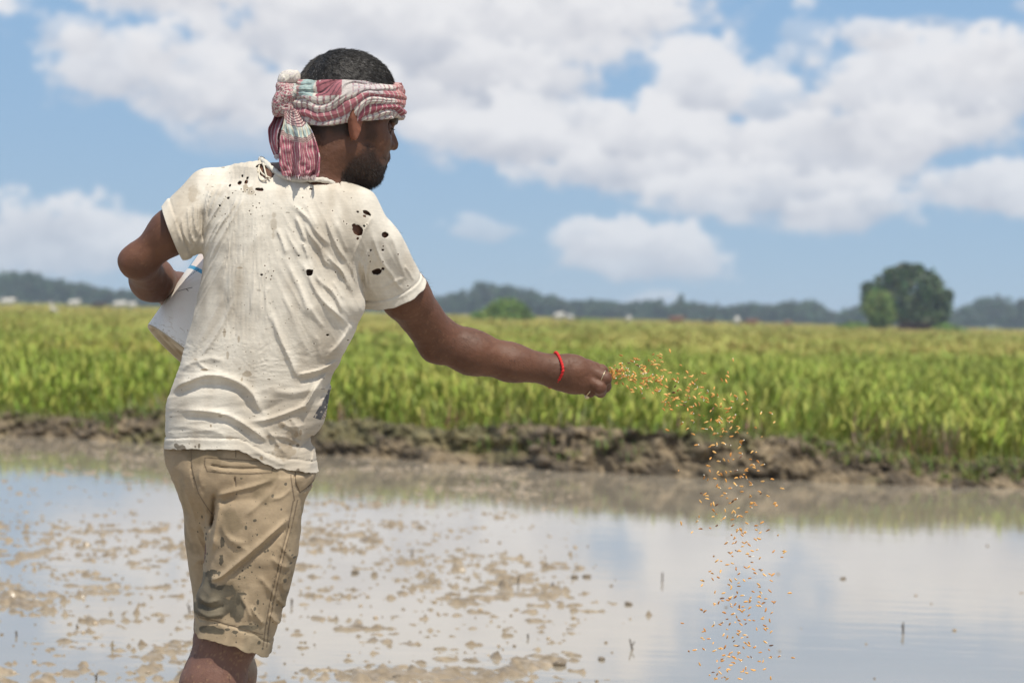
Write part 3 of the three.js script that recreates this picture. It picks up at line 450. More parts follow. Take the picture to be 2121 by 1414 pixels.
const handLparts = [bones([coneBone(lW, lh(455, 622, -.40), 0.026, 0.030)], 0.01), ...[[0, 470, 590], [1, 478, 602], [2, 480, 615], [3, 474, 628]].map(([i, u, v]) => bones(chain([lh(455, 610 + i * 9, -.40), lh(u + 20, v + 12, -.405), lh(u + 48, v + 16, -.40), lh(u + 64, v + 18, -.385)], [0.0105, 0.0095, 0.0085, 0.0075]), 0.004)), bones(chain([lh(440, 598, -.395), lh(458, 574, -.405), lh(478, 560, -.40)], [0.013, 0.010, 0.008]), 0.005)];
const handL = (x, y, z) => { let d = handLparts[0](x, y, z); for (let i = 1; i < handLparts.length; i++) d = smin(d, handLparts[i](x, y, z), 0.007); return d; };
const hips = loft([[900, 355, 636, -.01, .105], [960, 360, 634, -.01, .115], [1020, 384, 615, -.02, .115], [1060, 395, 612, -.03, .105], [1090, 400, 600, -.04, .095]], 2.2);
const yHip = M(0, 860).y, yArm = M(0, 830).y, xArmR = M(740, 0).x, xArmL = M(470, 0).x, yNeck = M(0, 430).y, yLeg = M(0, 960).y, xHand = rW.x - 0.06;
const bodyCore = (x, y, z) => {
  let d = y > M_LOW ? torso(x, y, z) + lerp(0.014, 0.0048, sstep(M_SH - 0.06, M_SH, y)) + Math.max(0, M_HIP - y) * 0.6 : 1;
  if (y < yHip) d = smin(d, hips(x, y, z) + 0.010, 0.04);
  if (y > yArm) { if (x > xArmR) d = smin(d, armR(x, y, z), 0.03); if (x < xArmL) d = smin(d, armL(x, y, z), 0.03); }
  if (y < yLeg) d = smin(d, Math.min(legA(x, y, z), legB(x, y, z)), 0.02);
  return d;
};
const M_LOW = M(500, 990).y, M_HIP = M(500, 880).y, M_SH = M(650, 500).y;
const veins = (x, y, z) => 0.0006 * noise(x * 60, y * 60, z * 60) + 0.0005 * noise(x * 170, y * 170, z * 170);
const fullField = (x, y, z) => {
  let d = x > xHand ? armR(x, y, z) : bodyCore(x, y, z);
  if (y > yNeck && x > xArmL) d = y > headMid.y - 0.12 ? smin(d, bareHead(x, y, z), 0.02) : smin(d, skull(x, y, z), 0.02);
  if (x > xHand) d = smin(d, handR(x, y, z), 0.012); else if (z < -4.2 && y > yArm) d = smin(d, handL(x, y, z), 0.012);
  return Math.abs(d) < 0.012 ? d + veins(x, y, z) : d;
};
const neckY = M(712, 402).y, wristX = rW.x - 0.01;
const V3 = (x, y, z) => new THREE.Vector3(x, y, z);
const meshes = [];
{ // the same skin at three finenesses, cut where they meet
  const skinBox = [V3(lE.x - 0.07, -0.12, -4.50), V3(wristX + 0.02, neckY + 0.02, -3.75)];
  meshes.push(clip(clip(surface(fullField, skinBox[0], skinBox[1], 0.0036), (x, y, z) => x - wristX), (x, y, z) => y - neckY));
  const hz = headMid.z; meshes.push(clip(surface(fullField, V3(headMid.x - 0.20, neckY - 0.02, hz - 0.16), V3(headMid.x + 0.15, headMid.y + 0.13, hz + 0.14), 0.0024), (x, y, z) => neckY - y));
  meshes.push(clip(surface(fullField, V3(wristX - 0.02, rW.y - 0.09, rW.z - 0.12), V3(wristX + 0.17, rW.y + 0.07, rW.z + 0.08), 0.0021), (x, y, z) => wristX - x));
}
const skinA = lin(104, 69, 51), skinB = lin(79, 52, 39), skinC = lin(150, 103, 84);
function skinColour(x, y, z, nx, ny, nz, c) {
  const t = 0.5 + 0.5 * fbm(x * 22, y * 22, z * 22, 3), s = noise(x * 300, y * 300, z * 300) * 0.05 + noise(x * 120, y * 120, z * 120) * 0.05;
  let k = HUE(skinB, skinA, t);
  const low = y < manBase.y + 0.62;                                                       // dried silt on the legs
  if (low) { const m = sstep(0.0, 0.45, fbm(x * 9, y * 5, z * 9, 4) + (z < -4.1 ? 0.25 : -0.25)); k = HUE(HUE(k, lin(120, 92, 84), 0.5), lin(150, 138, 116), m * 0.8); if (noise(x * 330, y * 300, z * 330) > 0.66) k = HUE(k, lin(165, 135, 100), 0.3); }
  const e = Math.hypot(x - eye.x, y - eye.y, z - eye.z); if (e < 0.016) k = HUE(k, lin(58, 36, 28), 0.5);
  const f = (x - headMid.x) * hF.x + (y - headMid.y) * hF.y + (z - headMid.z) * hF.z, u_ = y - headMid.y;
  if (u_ > -0.19) { // shaved stubble at the nape, beard root on cheek and jaw, hair under the scarf, brow
    const nape = sstep(-0.078, -0.045, u_ + noise(x * 90, y * 90, z * 90) * 0.010) * sstep(0.012, -0.012, f); k = HUE(k, lin(26, 20, 18), nape * 0.85);
    const jaw = beardMask(x, y, z); k = HUE(k, lin(34, 24, 20), clamp(jaw * 0.75));
    if (u_ > -0.032 && u_ < -0.018 && f > 0.075) k = HUE(k, lin(22, 16, 14), 0.8);
    if (Math.abs(x - earC.x) < 0.03 && Math.abs(y - earC.y) < 0.04 && ear(x, y, z) < 0.0025) k = HUE(k, lin(148, 92, 70), 0.55);
  }
  if (noise(x * 270, y * 270, z * 270 + 5) > 0.80 && noise(x * 13, y * 13, z * 13) > 0.1) k = HUE(k, lin(160, 122, 92), 0.15);
  for (let i = 0; i < 3; i++) c[i] = k[i] * (1 + s);
}
const cheekLine = table([[735, 324], [745, 312], [757, 298], [768, 284], [778, 292], [790, 307], [803, 312], [820, 315]]);
function beardMask(x, y, z) {
  const f = (x - headMid.x) * hF.x + (z - headMid.z) * hF.z, U = 739 + 1015 * f + 5 * noise(x * 70, y * 70, z * 70), V = 215 - (y - headMid.y) * 1112 + 6 * noise(x * 60 + 9, y * 60, z * 60);
  if (V > 420) return 0;
  const back = sstep(-6, 12, U - lerp(754, 714, clamp((V - 288) / 88, 0, 1.6))), cheek = sstep(-6, 34, V - cheekLine(U)), burn = sstep(752, 764, U) * sstep(790, 776, U) * sstep(222, 236, V) * sstep(300, 286, V) * 0.7;
  const lips = U > 793 && Math.abs(V - 331) < 4 ? 0.2 : 1, under = sstep(404, 388, V - (U < 735 ? 0 : 4));
  return Math.max(back * cheek, burn) * lips * under;
}
const skinTex = grainTexture(256, tile((x, y) => 0.5 + 0.35 * fbm(x * 40, y * 40, 3, 3) + 0.2 * fbm(x * 110, y * 110, 3, 1)), 14);
const skinMat = phys([1, 1, 1], 0.56, { vertexColors: true, specularIntensity: 0.7, bumpMap: skinTex, bumpScale: 0.0007 });
const skinUV = (x, y, z) => [x * 0.8 + z * 0.6, y * 0.9 - z * 0.3 + x * 0.2];
part('body', mergeGeometries(meshes.map((m) => geometryOf(m, skinColour, skinUV, manBase))), skinMat, person);

// ------------------------------------------------------------------ shirt
// marks sorted into small squares, so that each spot of cloth looks only at the marks near it
function nearby(list, reach) { const m = new Map(), none = []; for (const q of list) { const rx = reach(q)[0], ry = reach(q)[1]; for (let i = Math.floor((q[0] - rx) / .01); i <= Math.floor((q[0] + rx) / .01); i++) for (let j = Math.floor((q[1] - ry) / .01); j <= Math.floor((q[1] + ry) / .01); j++) { const k = i * 4099 + j; if (!m.has(k)) m.set(k, []); m.get(k).push(q); } } return (x, y) => m.get(Math.floor(x / .01) * 4099 + Math.floor(y / .01)) || none; }
const backMask = (z) => sstep(-4.09, -4.01, z);
const sf = new Folds(0.09, 1.05);
// strained lines from the neck to the left side, and the gathers at the left sleeve
sf.add([[494, 404], [481, 434], [454, 472], [428, 522]], 5, 5.0).add([[473, 395], [457, 421], [434, 454], [421, 480]], 4.5, 4.0).add([[462, 446], [442, 476], [428, 502], [417, 530]], 5, 4.7).add([[444, 380], [431, 408], [424, 434], [420, 462]], 3.5, 4.0).add([[457, 382], [441, 414], [428, 447]], 4, 3.4).add([[434, 384], [425, 410], [420, 440]], 3, 3.4).add([[510, 400], [496, 430], [470, 475], [440, 525], [420, 570]], 8, 4.0);
sf.add([[387, 424], [389, 454], [395, 489], [402, 510]], 4, 4.7).add([[374, 446], [380, 482], [392, 512]], 4.5, 4.3).add([[400, 416], [400, 454], [408, 492]], 4, 4.7).add([[409, 418], [408, 460], [415, 498]], 3.5, 4.0).add([[361, 440], [365, 468], [378, 505]], 4, 2.8).add([[416, 430], [413, 465], [417, 505]], 4, -4.7).add([[394, 440], [393, 470], [400, 500]], 3, -3.1);
// the long soft ridges of the back
sf.add([[562, 466], [530, 499], [506, 540], [484, 590], [474, 640]], 26, 5).add([[492, 612], [479, 640], [459, 679], [435, 715], [409, 745]], 8, 3.6).add([[470, 600], [448, 650], [425, 690], [396, 735]], 12, 2.4).add([[520, 590], [500, 650], [480, 715], [462, 750]], 16, -2).add([[553, 594], [557, 634], [563, 668]], 4, 1.6).add([[531, 574], [529, 612], [522, 650]], 7, 1.4);
// crumpled folds between neck and right shoulder blade
sf.add([[575, 473], [587, 499], [598, 532]], 7, 4.5, .3).add([[591, 468], [607, 503], [617, 519], [624, 534]], 6, 3.4, .3).add([[600, 420], [626, 440], [644, 458], [654, 475], [670, 495], [690, 510]], 8, 5.5, .4).add([[613, 446], [626, 475], [637, 505]], 6, 5, .4).add([[626, 500], [636, 519], [641, 538]], 5, 3.6, .3).add([[631, 456], [644, 487], [664, 513], [674, 539], [692, 558]], 7, 5.2, .4).add([[630, 416], [648, 450], [660, 475]], 7, 3.6, .3).add([[675, 448], [686, 481], [702, 517], [719, 543]], 6, 5, .4).add([[668, 516], [690, 543], [710, 563], [724, 590], [730, 617]], 7, 4.6, .3).add([[697, 455], [708, 490], [722, 525]], 8, 2.6).add([[700, 545], [714, 575], [722, 600]], 5, 2.6);
sf.add([[622, 533], [638, 563], [654, 598], [670, 622], [698, 650], [723, 678]], 8, 5.4, .4).add([[649, 564], [670, 588], [690, 604], [704, 630], [709, 652]], 7, 4.4, .3).add([[688, 580], [700, 600], [712, 622]], 5, 3).add([[596, 528], [611, 570], [626, 598], [636, 632], [646, 660]], 9, 3.4).add([[642, 630], [658, 658], [674, 680]], 7, 3).add([[587, 608], [603, 642], [618, 678]], 8, 2.6).add([[565, 645], [585, 703], [605, 747], [619, 788]], 8, 5, .3).add([[610, 660], [628, 700], [640, 735]], 12, 2).add([[655, 690], [660, 720], [664, 745]], 10, 2);
// armhole seam and the crease beside it
sf.add([[775, 440], [758, 468], [744, 499], [732, 531], [730, 570], [742, 600]], 4, 2.6).add([[752, 505], [741, 540], [741, 575], [750, 602]], 5, -2.5).add([[762, 510], [751, 548], [750, 590]], 3, 2.4).add([[772, 520], [760, 560], [758, 600]], 3.5, 1.8);
// right sleeve
sf.add([[768, 478], [776, 512], [788, 545], [812, 575]], 7, 3.6, .3).add([[800, 470], [815, 510], [826, 550], [838, 585]], 9, 3).add([[780, 600], [806, 584], [836, 572]], 6, 2).add([[830, 545], [842, 562], [852, 582]], 5, 3).add([[800, 560], [815, 585], [828, 600]], 5, 2.2);
// slack rolls at the waist
sf.add([[346, 822], [366, 800], [392, 789], [429, 777], [466, 779], [508, 797], [530, 820], [540, 846], [560, 862]], 9, 8, .6).add([[352, 832], [395, 806], [440, 796], [480, 800], [508, 820], [520, 845]], 11, -5).add([[347, 854], [407, 849], [463, 855], [490, 865], [519, 883], [545, 903], [560, 922]], 8, 6.5, .5).add([[360, 866], [420, 864], [470, 872], [508, 893], [535, 918]], 9, -3.6);
sf.add([[505, 872], [555, 867], [600, 852], [632, 838], [649, 809], [658, 784]], 8, 6.5, -.4).add([[560, 800], [590, 812], [625, 812], [648, 800]], 14, 3).add([[613, 777], [640, 771], [669, 763], [699, 744]], 7, 6, -.5).add([[620, 790], [650, 782], [678, 770]], 8, -4).add([[671, 745], [697, 717], [716, 690], [724, 668]], 8, 4.4).add([[678, 763], [655, 803], [637, 835], [628, 853]], 6, 5).add([[690, 762], [668, 805], [652, 845]], 9, -5);
sf.add([[554, 882], [575, 916], [596, 944]], 8, 4).add([[600, 862], [616, 885], [622, 912], [612, 940]], 8, 3.6).add([[580, 872], [604, 884], [634, 880]], 6, 3).add([[560, 900], [590, 905], [628, 925]], 7, 3).add([[640, 905], [628, 915], [615, 935]], 7, -5).add([[638, 912], [642, 940], [640, 970]], 6, 3).add([[520, 925], [560, 948], [600, 966]], 7, 2.6).add([[500, 830], [540, 850], [590, 830]], 12, -3);
sf.add([[366, 768], [400, 750], [440, 742], [470, 748]], 9, 3).add([[352, 880], [400, 885], [450, 892], [480, 905]], 10, 2).add([[405, 745], [420, 757], [434, 766]], 4, 2.4);
const hemPts = [[300, 932], [342, 932], [400, 929], [493, 930], [510, 936], [529, 947], [553, 960], [578, 970], [600, 974], [654, 986], [700, 990]].map(([u, v]) => { const p = M(u, v, .1); return [p.x, p.y]; });
const hemY = table(hemPts);
const neckPts = [[380, 300], [500, 312], [530, 326], [545, 338], [575, 361], [615, 371], [660, 368], [700, 378], [715, 391], [760, 406], [860, 420]].map(([u, v]) => { const p = M(u, v, .04); return [p.x, p.y]; });
const neckLine = table(neckPts), neckX0 = M(520, 0).x, neckX1 = M(722, 0).x;
const rHem = M(820, 612, -.08), rHemN = new THREE.Vector3(px(44), -px(113), -0.05).normalize(), lHem = M(357, 487, .05), lHemN = new THREE.Vector3(-0.915, -0.385, 0.06).normalize();
const planeR = (x, y, z) => (x - rHem.x) * rHemN.x + (y - rHem.y) * rHemN.y + (z - rHem.z) * rHemN.z, planeL = (x, y, z) => (x - lHem.x) * lHemN.x + (y - lHem.y) * lHemN.y + (z - lHem.z) * lHemN.z;
const band = (d, w) => 0.0016 * sstep(-w - 0.0016, -w + 0.0012, d) - 0.0018 * Math.exp(-Math.pow((d + w + 0.002) / 0.0016, 2));
const wrinkleX0 = M(390, 0).x, wrinkleW = px(340), wrinkleY = M(520, 760).y;
const hasFold = (x, y, z) => {
  const m = backMask(z); if (m <= 0) return 0;
  let h = sf.height(x, y) * m;
  // fine creases along the pull of the cloth: down-left at the left, down-right at the right, level at the waist
  const w = clamp((x - wrinkleX0) / wrinkleW), waist = sstep(wrinkleY + 0.05, wrinkleY - 0.03, y), a = lerp(lerp(-2.1, -1.08, sstep(0.3, 0.6, w)), 0.12, waist), ca = Math.cos(a), sa = Math.sin(a), al = x * ca + y * sa, ac = -x * sa + y * ca;
  const r1 = 1 - Math.abs(noise(ac * 62 + 3, al * 11, 4.5)), r2 = 1 - Math.abs(noise(ac * 120, al * 20, 8.5)), where = sstep(-0.25, 0.45, fbm(x * 9, y * 7, 3.3, 2));
  return h + m * (0.0018 * r1 * r1 * r1 * where + 0.0011 * r2 * r2 * r2 + 0.0012 * fbm(x * 24, y * 17, 1.5, 2));
};
const shirtField = (x, y, z) => {
  const t = torso(x, y, z), r = sleeveR(x, y, z), l = sleeveL(x, y, z); let d = smin(smin(t, r, 0.016), l, 0.012);
  if (d > 0.017 || d < -0.014) return d;
  d -= hasFold(x, y, z) + 0.0018 * noise(x * 30, y * 22, z * 30);
  const hd = hemY(x) - y; if (hd > -0.035) d -= band(hd, 0.018) + 0.003 * noise(x * 26, 3, z * 26) * sstep(-0.03, 0, hd);
  if (r < t) { const p = planeR(x, y, z); d -= band(p, 0.017) + 0.004 * sstep(-0.012, 0.004, p) * (0.7 + 0.8 * noise(x * 40, y * 40, z * 40)); }
  if (l < t) { const p = planeL(x, y, z); d -= band(p, 0.017); }
  return d;
};
const holes = [[494, 377, 4.5, 5], [508.6, 376, 3.6, 4.8], [540, 393, 9, 3.8], [474, 382, 2.8, 3.2], [473, 410, 3, 2.6], [455, 426, 2.8, 2.6], [498, 363, 2.2, 2.8], [510, 368, 2.6, 2.6], [549, 354, 20, 13, -.5], [533, 340, 7, 4, .5],
  [741, 477, 9.5, 11.5, .5], [734, 467, 4, 3], [794, 484, 7, 6], [775, 561, 10, 6.5, .3], [788, 555, 3.2, 3], [644.7, 392, 4, 2], [643.8, 565, 6.5, 7.5, -.4], [650, 561, 2.4, 2.4], [759, 440, 9, 4, -.5], [754, 447, 4.5, 2.6], [740.6, 438.5, 2.8, 2], [753.7, 467.6, 3.4, 2.8], [740, 494, 2.8, 2.8], [679, 694, 3, 2], [546, 570.5, 3.8, 2.2], [765, 517, 2.3, 2.3], [789, 516, 2.6, 2.2], [622.6, 531, 2.2, 2]].map(([u, v, a, b, r = 0]) => { const p = M(u, v, .085); return [p.x, p.y, px(a), px(b), Math.cos(r), Math.sin(r)]; });
const pins = [[468, 444], [523, 445], [534, 431], [540, 422], [713, 459], [719, 464], [759, 464], [789, 540], [629, 410], [652, 711], [571, 562], [567, 572], [565, 579], [556, 576], [553, 551], [603, 536], [790, 508], [761, 528], [763, 540], [520, 438], [527, 428], [482, 400], [500, 392], [505, 398], [513, 394], [523, 398], [531, 404], [445, 448], [700, 498], [641, 640], [716, 705], [612, 515], [695, 564], [820, 524], [838, 590], [690, 437]].map(([u, v]) => { const p = M(u, v, .085); return [p.x, p.y]; });
const holeAt = (x, y) => { let s = -1; for (const [hx, hy, a, b, co, si] of holes) { const dx = x - hx, dy = y - hy; if (Math.abs(dx) > 0.03 || Math.abs(dy) > 0.03) continue; const p = (dx * co + dy * si) / a, q = (-dx * si + dy * co) / b, k = (1 - Math.sqrt(p * p + q * q)) * Math.min(a, b) + 0.0009 * noise(x * 260, y * 260, 4); if (k > s) s = k; } return s; };
const shirtCut = (x, y, z) => {
  let s = hemY(x) - y - 0.0015 * noise(x * 90, 2, z * 60);
  const t = torsoLoft(x, y, z);
  s = Math.max(s, Math.min(planeR(x, y, z) - 0.003 * noise(x * 50, y * 50, z * 50), t - sleeveR(x, y, z) + 0.0), Math.min(planeL(x, y, z), t - sleeveL(x, y, z)));
  if (x > neckX0 && x < neckX1) s = Math.max(s, y - neckLine(x) + Math.max(0, -4.01 - z) * 0.5);
  if (z > -4.02) s = Math.max(s, holeAt(x, y));
  return s;
};
const shirtBox = [V3(M(330, 0).x - 0.01, M(0, 1000).y, -4.27), V3(M(890, 0).x + 0.04, M(0, 320).y, -3.84)];
const shirtMesh = thicken(clip(surface(shirtField, shirtBox[0], shirtBox[1], 0.0023), shirtCut), 0.0014);
const blots = [[371, 926, 11, 6, 1], [407, 923, 3, 3, .9], [400, 930, 3, 2, .9], [415, 922, 2, 4, .8], [614, 924, 3, 3, .9], [600, 920, 2, 2, .8], [590, 935, 22, 16, .35], [604, 905, 10, 18, .3], [616, 975, 4, 5, .9], [585, 880, 8, 6, .35], [558, 902, 5, 4, .3], [515, 772, 8, 6, .35], [500, 762, 4, 3, .3], [560, 784, 4, 1.6, .6], [428, 765, 9, 2.5, .5], [405, 744, 6, 2, .4], [498, 702, 3, 8, .35], [468, 690, 3, 9, .35], [475, 735, 3, 8, .3], [482, 905, 10, 5, .3], [545, 945, 6, 5, .5], [460, 860, 4, 3, .3], [440, 880, 2, 3, .5], [505, 785, 3, 5, .4], [612, 900, 3, 6, .4], [500, 555, 7, 2, .4], [520, 395, 8, 10, .35], [508, 388, 6, 8, .4], [570, 465, 6, 22, .22], [395, 400, 12, 16, .22], [448, 392, 22, 14, .14], [602, 870, 4, 2, .7], [622, 895, 2, 6, .5]].map(([u, v, a, b, s]) => { const p = M(u, v, .09); return [p.x, p.y, px(a), px(b), s]; });
const polyAt = (l) => l.map(([u, v]) => { const p = M(u, v, .03); return [p.x, p.y]; });
const printDark = polyAt([[688, 772], [683, 798], [670, 830], [652, 862], [664, 869], [676, 842], [683, 812], [694, 776]]), printPin = polyAt([[694, 776], [683, 812], [676, 842], [664, 869], [690, 866], [712, 780]]);
const blotsAt = nearby(blots, (q) => [q[2] * 2, q[3] * 2]), pinsAt = nearby(pins, () => [.003, .003]);
const inPoly = (poly, x, y) => { let c = false; for (let i = 0, j = poly.length - 1; i < poly.length; j = i++) { const [xi, yi] = poly[i], [xj, yj] = poly[j]; if ((yi > y) !== (yj > y) && x < (xj - xi) * (y - yi) / (yj - yi) + xi) c = !c; } return c; };
const cotton = [0.64, 0.60, 0.525], silt = [0.275, 0.22, 0.155], mudDark = [0.12, 0.095, 0.065];
function shirtColour(x, y, z, nx, ny, nz, c) {
  const heather = 1 + 0.05 * noise(x * 60, y * 420, z * 60) + 0.035 * noise(x * 300, y * 300, z * 300);
  const soil = sstep(-0.1, 0.55, fbm(x * 9 + 3, y * 6, z * 5, 4, 0.6) * 0.95 + 0.06 + 0.25 * fbm(x * 40, y * 9, 7, 2));
  let k = HUE(cotton, silt, 0.09 + soil * 0.52);
  if (z > -4.05) for (const [bx, by, a, b, s] of blotsAt(x, y)) { const dx = (x - bx) / a, dy = (y - by) / b; if (dx * dx + dy * dy > 4) continue; const q = 1.15 - Math.sqrt(dx * dx + dy * dy) + 0.7 * fbm(x * 130, y * 130, 3, 3); if (q > 0) k = HUE(k, s > 0.5 ? mudDark : silt, s > 0.5 ? sstep(0, 0.25, q) * 0.85 : sstep(0, 0.5, q) * s * 2); }
  if (noise(x * 210, y * 260, 3.7) > 0.86 && noise(x * 9, y * 9, 5) > 0.15) k = HUE(k, mudDark, 0.7);
  if (z > -4.02) for (const [hx, hy] of pinsAt(x, y)) { const q = Math.hypot(x - hx, (y - hy) * 1.2); if (q < 0.0030) k = q < 0.0014 ? [.05, .03, .022] : HUE(k, [.7, .65, .55], 0.5); }
  if (inPoly(printDark, x, y)) k = HUE(k, [.03, .035, .05], noise(x * 420, y * 240, 2) > -0.4 ? 0.92 : 0.25); else if (inPoly(printPin, x, y)) k = HUE(k, [.16, .10, .075], Math.sin(x * 2300 + y * 720) > 0 ? 0.75 : 0.15);
  for (let i = 0; i < 3; i++) c[i] = k[i] * heather;
}
const weave = grainTexture(256, tile((x, y) => 0.5 + 0.18 * Math.sin(x * 2 * Math.PI * 64) * Math.sin(y * 2 * Math.PI * 48) + 0.35 * fbm(x * 30, y * 60, 2, 3)), 10);
const clothUV = (x, y, z) => [x + z * 0.55, y - z * 0.35];
// dye, soil and mud of a garment, laid out flat over its own width and height
function dyeMap(box, colour, nx, ny) {
  const d = new Uint8Array(nx * ny * 4), c = [0, 0, 0], enc = (v) => 255 * (v <= 0.0031308 ? v * 12.92 : 1.055 * Math.pow(v, 1 / 2.4) - 0.055);
  for (let j = 0; j < ny; j++) for (let i = 0; i < nx; i++) { colour(lerp(box[0].x, box[1].x, (i + .5) / nx), lerp(box[0].y, box[1].y, (j + .5) / ny), -3.92, 0, 0, 1, c); const o = (j * nx + i) * 4; for (let k = 0; k < 3; k++) d[o + k] = enc(clamp(c[k])); d[o + 3] = 255; }
  const t = new THREE.DataTexture(d, nx, ny); t.colorSpace = THREE.SRGBColorSpace; t.magFilter = THREE.LinearFilter; t.minFilter = THREE.LinearMipmapLinearFilter; t.needsUpdate = true; return t;
}
const dyeUV = (box) => (x, y, z) => [(x - box[0].x) / (box[1].x - box[0].x), (y - box[0].y) / (box[1].y - box[0].y)];
const weaveOver = (box) => { const t = weave.clone(); t.repeat.set(10 * (box[1].x - box[0].x), 10 * (box[1].y - box[0].y)); t.needsUpdate = true; return t; };
const shirtMat = phys([1, 1, 1], 0.92, { map: dyeMap(shirtBox, shirtColour, 1024, 1152), bumpMap: weaveOver(shirtBox), bumpScale: 0.0006, sheen: 0.15, sheenColor: new THREE.Color(1, 1, 1), sheenRoughness: 0.6 });
const shirt = part('t_shirt', geometryOf(shirtMesh, null, dyeUV(shirtBox), manBase), shirtMat, person);
shirt.userData.label = 'stained off white cotton shirt with torn holes';
{ // ribbed neckband, loose over the tear at the left
  const pts = [[541, 329, .02], [549, 336, .045], [562, 349, .065], [580, 362, .080], [608, 372, .088], [640, 372, .089], [668, 373, .080], [692, 381, .060], [708, 391, .034], [717, 401, .0], [706, 404, -.06], [660, 402, -.09], [600, 380, -.085], [552, 345, -.05], [540, 331, -.01]].map(([u, v, z]) => M(u, v, z).sub(manBase));
  const g = new THREE.TubeGeometry(new THREE.CatmullRomCurve3(pts, true), 200, 0.0048, 10, true), p = g.attributes.position, q = new THREE.Vector3(); for (let i = 0; i < p.count; i++) { q.fromBufferAttribute(p, i); const n = 0.0009 * noise(q.x * 220, q.y * 220, q.z * 220); p.setXYZ(i, q.x + n, q.y + n * 1.5, q.z + n); } g.computeVertexNormals();
  part('neckband', g, std([0.60, 0.57, 0.50], 0.95), shirt);
  const threads = [[[538, 331, .03], [536, 345, .055], [533, 356, .072]], [[544, 334, .04], [548, 352, .075], [552, 368, .094]], [[536, 348, .06], [544, 360, .08], [560, 369, .092]], [[537, 352, .065], [536, 364, .08], [541, 373, .09], [553, 372, .095]]].map((l) => new THREE.TubeGeometry(new THREE.CatmullRomCurve3(l.map(([u, v, z]) => M(u, v, z).sub(manBase))), 12, 0.0016, 5));
  part('loose_thread', mergeGeometries(threads), std([0.60, 0.55, 0.45], 1), shirt);
}

// ------------------------------------------------------------------ shorts
const shortHips = loft([[880, 350, 634, -.01, .112], [915, 344, 640, -.01, .118], [933, 344, 644, -.01, .122], [964, 347, 652, -.01, .126], [990, 358, 650, -.01, .126], [1025, 374, 632, -.01, .114], [1060, 386, 618, -.02, .094], [1095, 394, 600, -.03, .075], [1150, 420, 560, -.04, .03]], 2.3);
const shortR = loft([[985, 432, 646, .01, .10], [1030, 436, 629, .015, .108], [1070, 433, 623, .02, .106], [1114, 428, 619, .02, .103], [1158, 426, 613, .02, .100], [1200, 420, 604, .02, .096], [1230, 406, 596, .02, .093], [1256, 402, 587, .02, .092], [1279, 409, 580, .02, .090], [1300, 405, 572, .02, .089], [1325, 402, 565, .02, .089], [1390, 400, 556, .02, .089]], 2.2);
const shortL = loft([[985, 360, 560, -.09, .09], [1030, 377, 540, -.10, .098], [1058, 384, 530, -.11, .098], [1096, 385, 520, -.115, .096], [1135, 389, 515, -.12, .093], [1194, 397, 510, -.13, .090], [1230, 403, 508, -.13, .088], [1300, 408, 506, -.135, .086], [1340, 410, 505, -.135, .086]], 2.2);
const kf = new Folds(0.10, 1.25);
kf.add([[612, 1062], [570, 1099], [527, 1137], [480, 1176], [455, 1195], [424, 1203]], 8, 7, -.5).add([[600, 1086], [560, 1120], [515, 1158], [470, 1196]], 9, -5).add([[443, 1028], [478, 1017], [529, 1004], [575, 988]], 9, 5, -.3).add([[450, 1040], [490, 1034], [545, 1030]], 14, -3).add([[580, 982], [565, 1015], [535, 1045], [504, 1071]], 10, 3).add([[605, 1010], [585, 1028], [560, 1032]], 6, 2.4).add([[460, 1080], [470, 1105], [492, 1118], [520, 1122]], 10, 2.6).add([[470, 1112], [500, 1128], [520, 1140]], 9, 2);
kf.add([[519, 1250], [532, 1275], [548, 1298]], 6, 4).add([[556, 1270], [565, 1290], [574, 1308]], 6, 4).add([[500, 1230], [512, 1255], [524, 1285]], 7, 3).add([[570, 1240], [578, 1255], [584, 1275]], 5, 2.4).add([[405, 1235], [430, 1246], [462, 1238]], 9, 4).add([[404, 1262], [430, 1275], [470, 1268]], 9, 4).add([[408, 1248], [440, 1258], [470, 1252]], 6, -3).add([[560, 1150], [580, 1170], [600, 1180]], 8, 3).add([[535, 1190], [556, 1215], [568, 1245]], 8, 2.6).add([[575, 1120], [592, 1145], [606, 1165]], 7, 2.6).add([[590, 1195], [582, 1215], [588, 1235]], 6, 2.4);
kf.add([[411, 1000], [418, 1035], [424, 1070]], 6, 3).add([[376, 1000], [388, 1040], [398, 1090]], 8, 3).add([[392, 1110], [404, 1150], [412, 1200]], 6, 3).add([[402, 1090], [415, 1130], [420, 1165]], 6, -3).add([[405, 1060], [412, 1100], [418, 1130]], 5, 2).add([[420, 960], [414, 990], [424, 1015]], 8, 2.4);
kf.add([[446, 1018], [441, 1040], [437, 1075], [430, 1104]], 7, -9).add([[458, 1028], [454, 1060], [446, 1100], [440, 1150]], 10, 5).add([[425, 1040], [424, 1070], [418, 1100]], 7, 3);
// seams, pocket welt, buttonhole
kf.add([[604, 1040], [594, 1095], [583, 1140], [570, 1195], [557, 1246], [545, 1308]], 2.2, -2.2).add([[613, 1040], [602, 1095], [591, 1140], [578, 1195], [566, 1246], [553, 1308]], 2.6, 1.8).add([[393, 928], [395, 969], [409, 1022], [435, 1070]], 2, -2.4).add([[424, 948], [470, 951], [540, 956], [566, 960]], 2, -1.4).add([[425, 960], [460, 966], [500, 969], [562, 968]], 3.2, -4.5).add([[426, 967], [460, 974], [500, 977], [562, 976]], 2.6, 2.4).add([[424, 948], [423, 962], [428, 974]], 1.8, -1.4).add([[487, 984], [488, 996], [489, 1008]], 2, -3.5).add([[608, 980], [610, 1005], [616, 1024]], 2.4, -2.6).add([[616, 1024], [628, 1016], [638, 1004]], 2.8, -3).add([[620, 1030], [634, 1020], [646, 1004]], 2.6, 2.4);
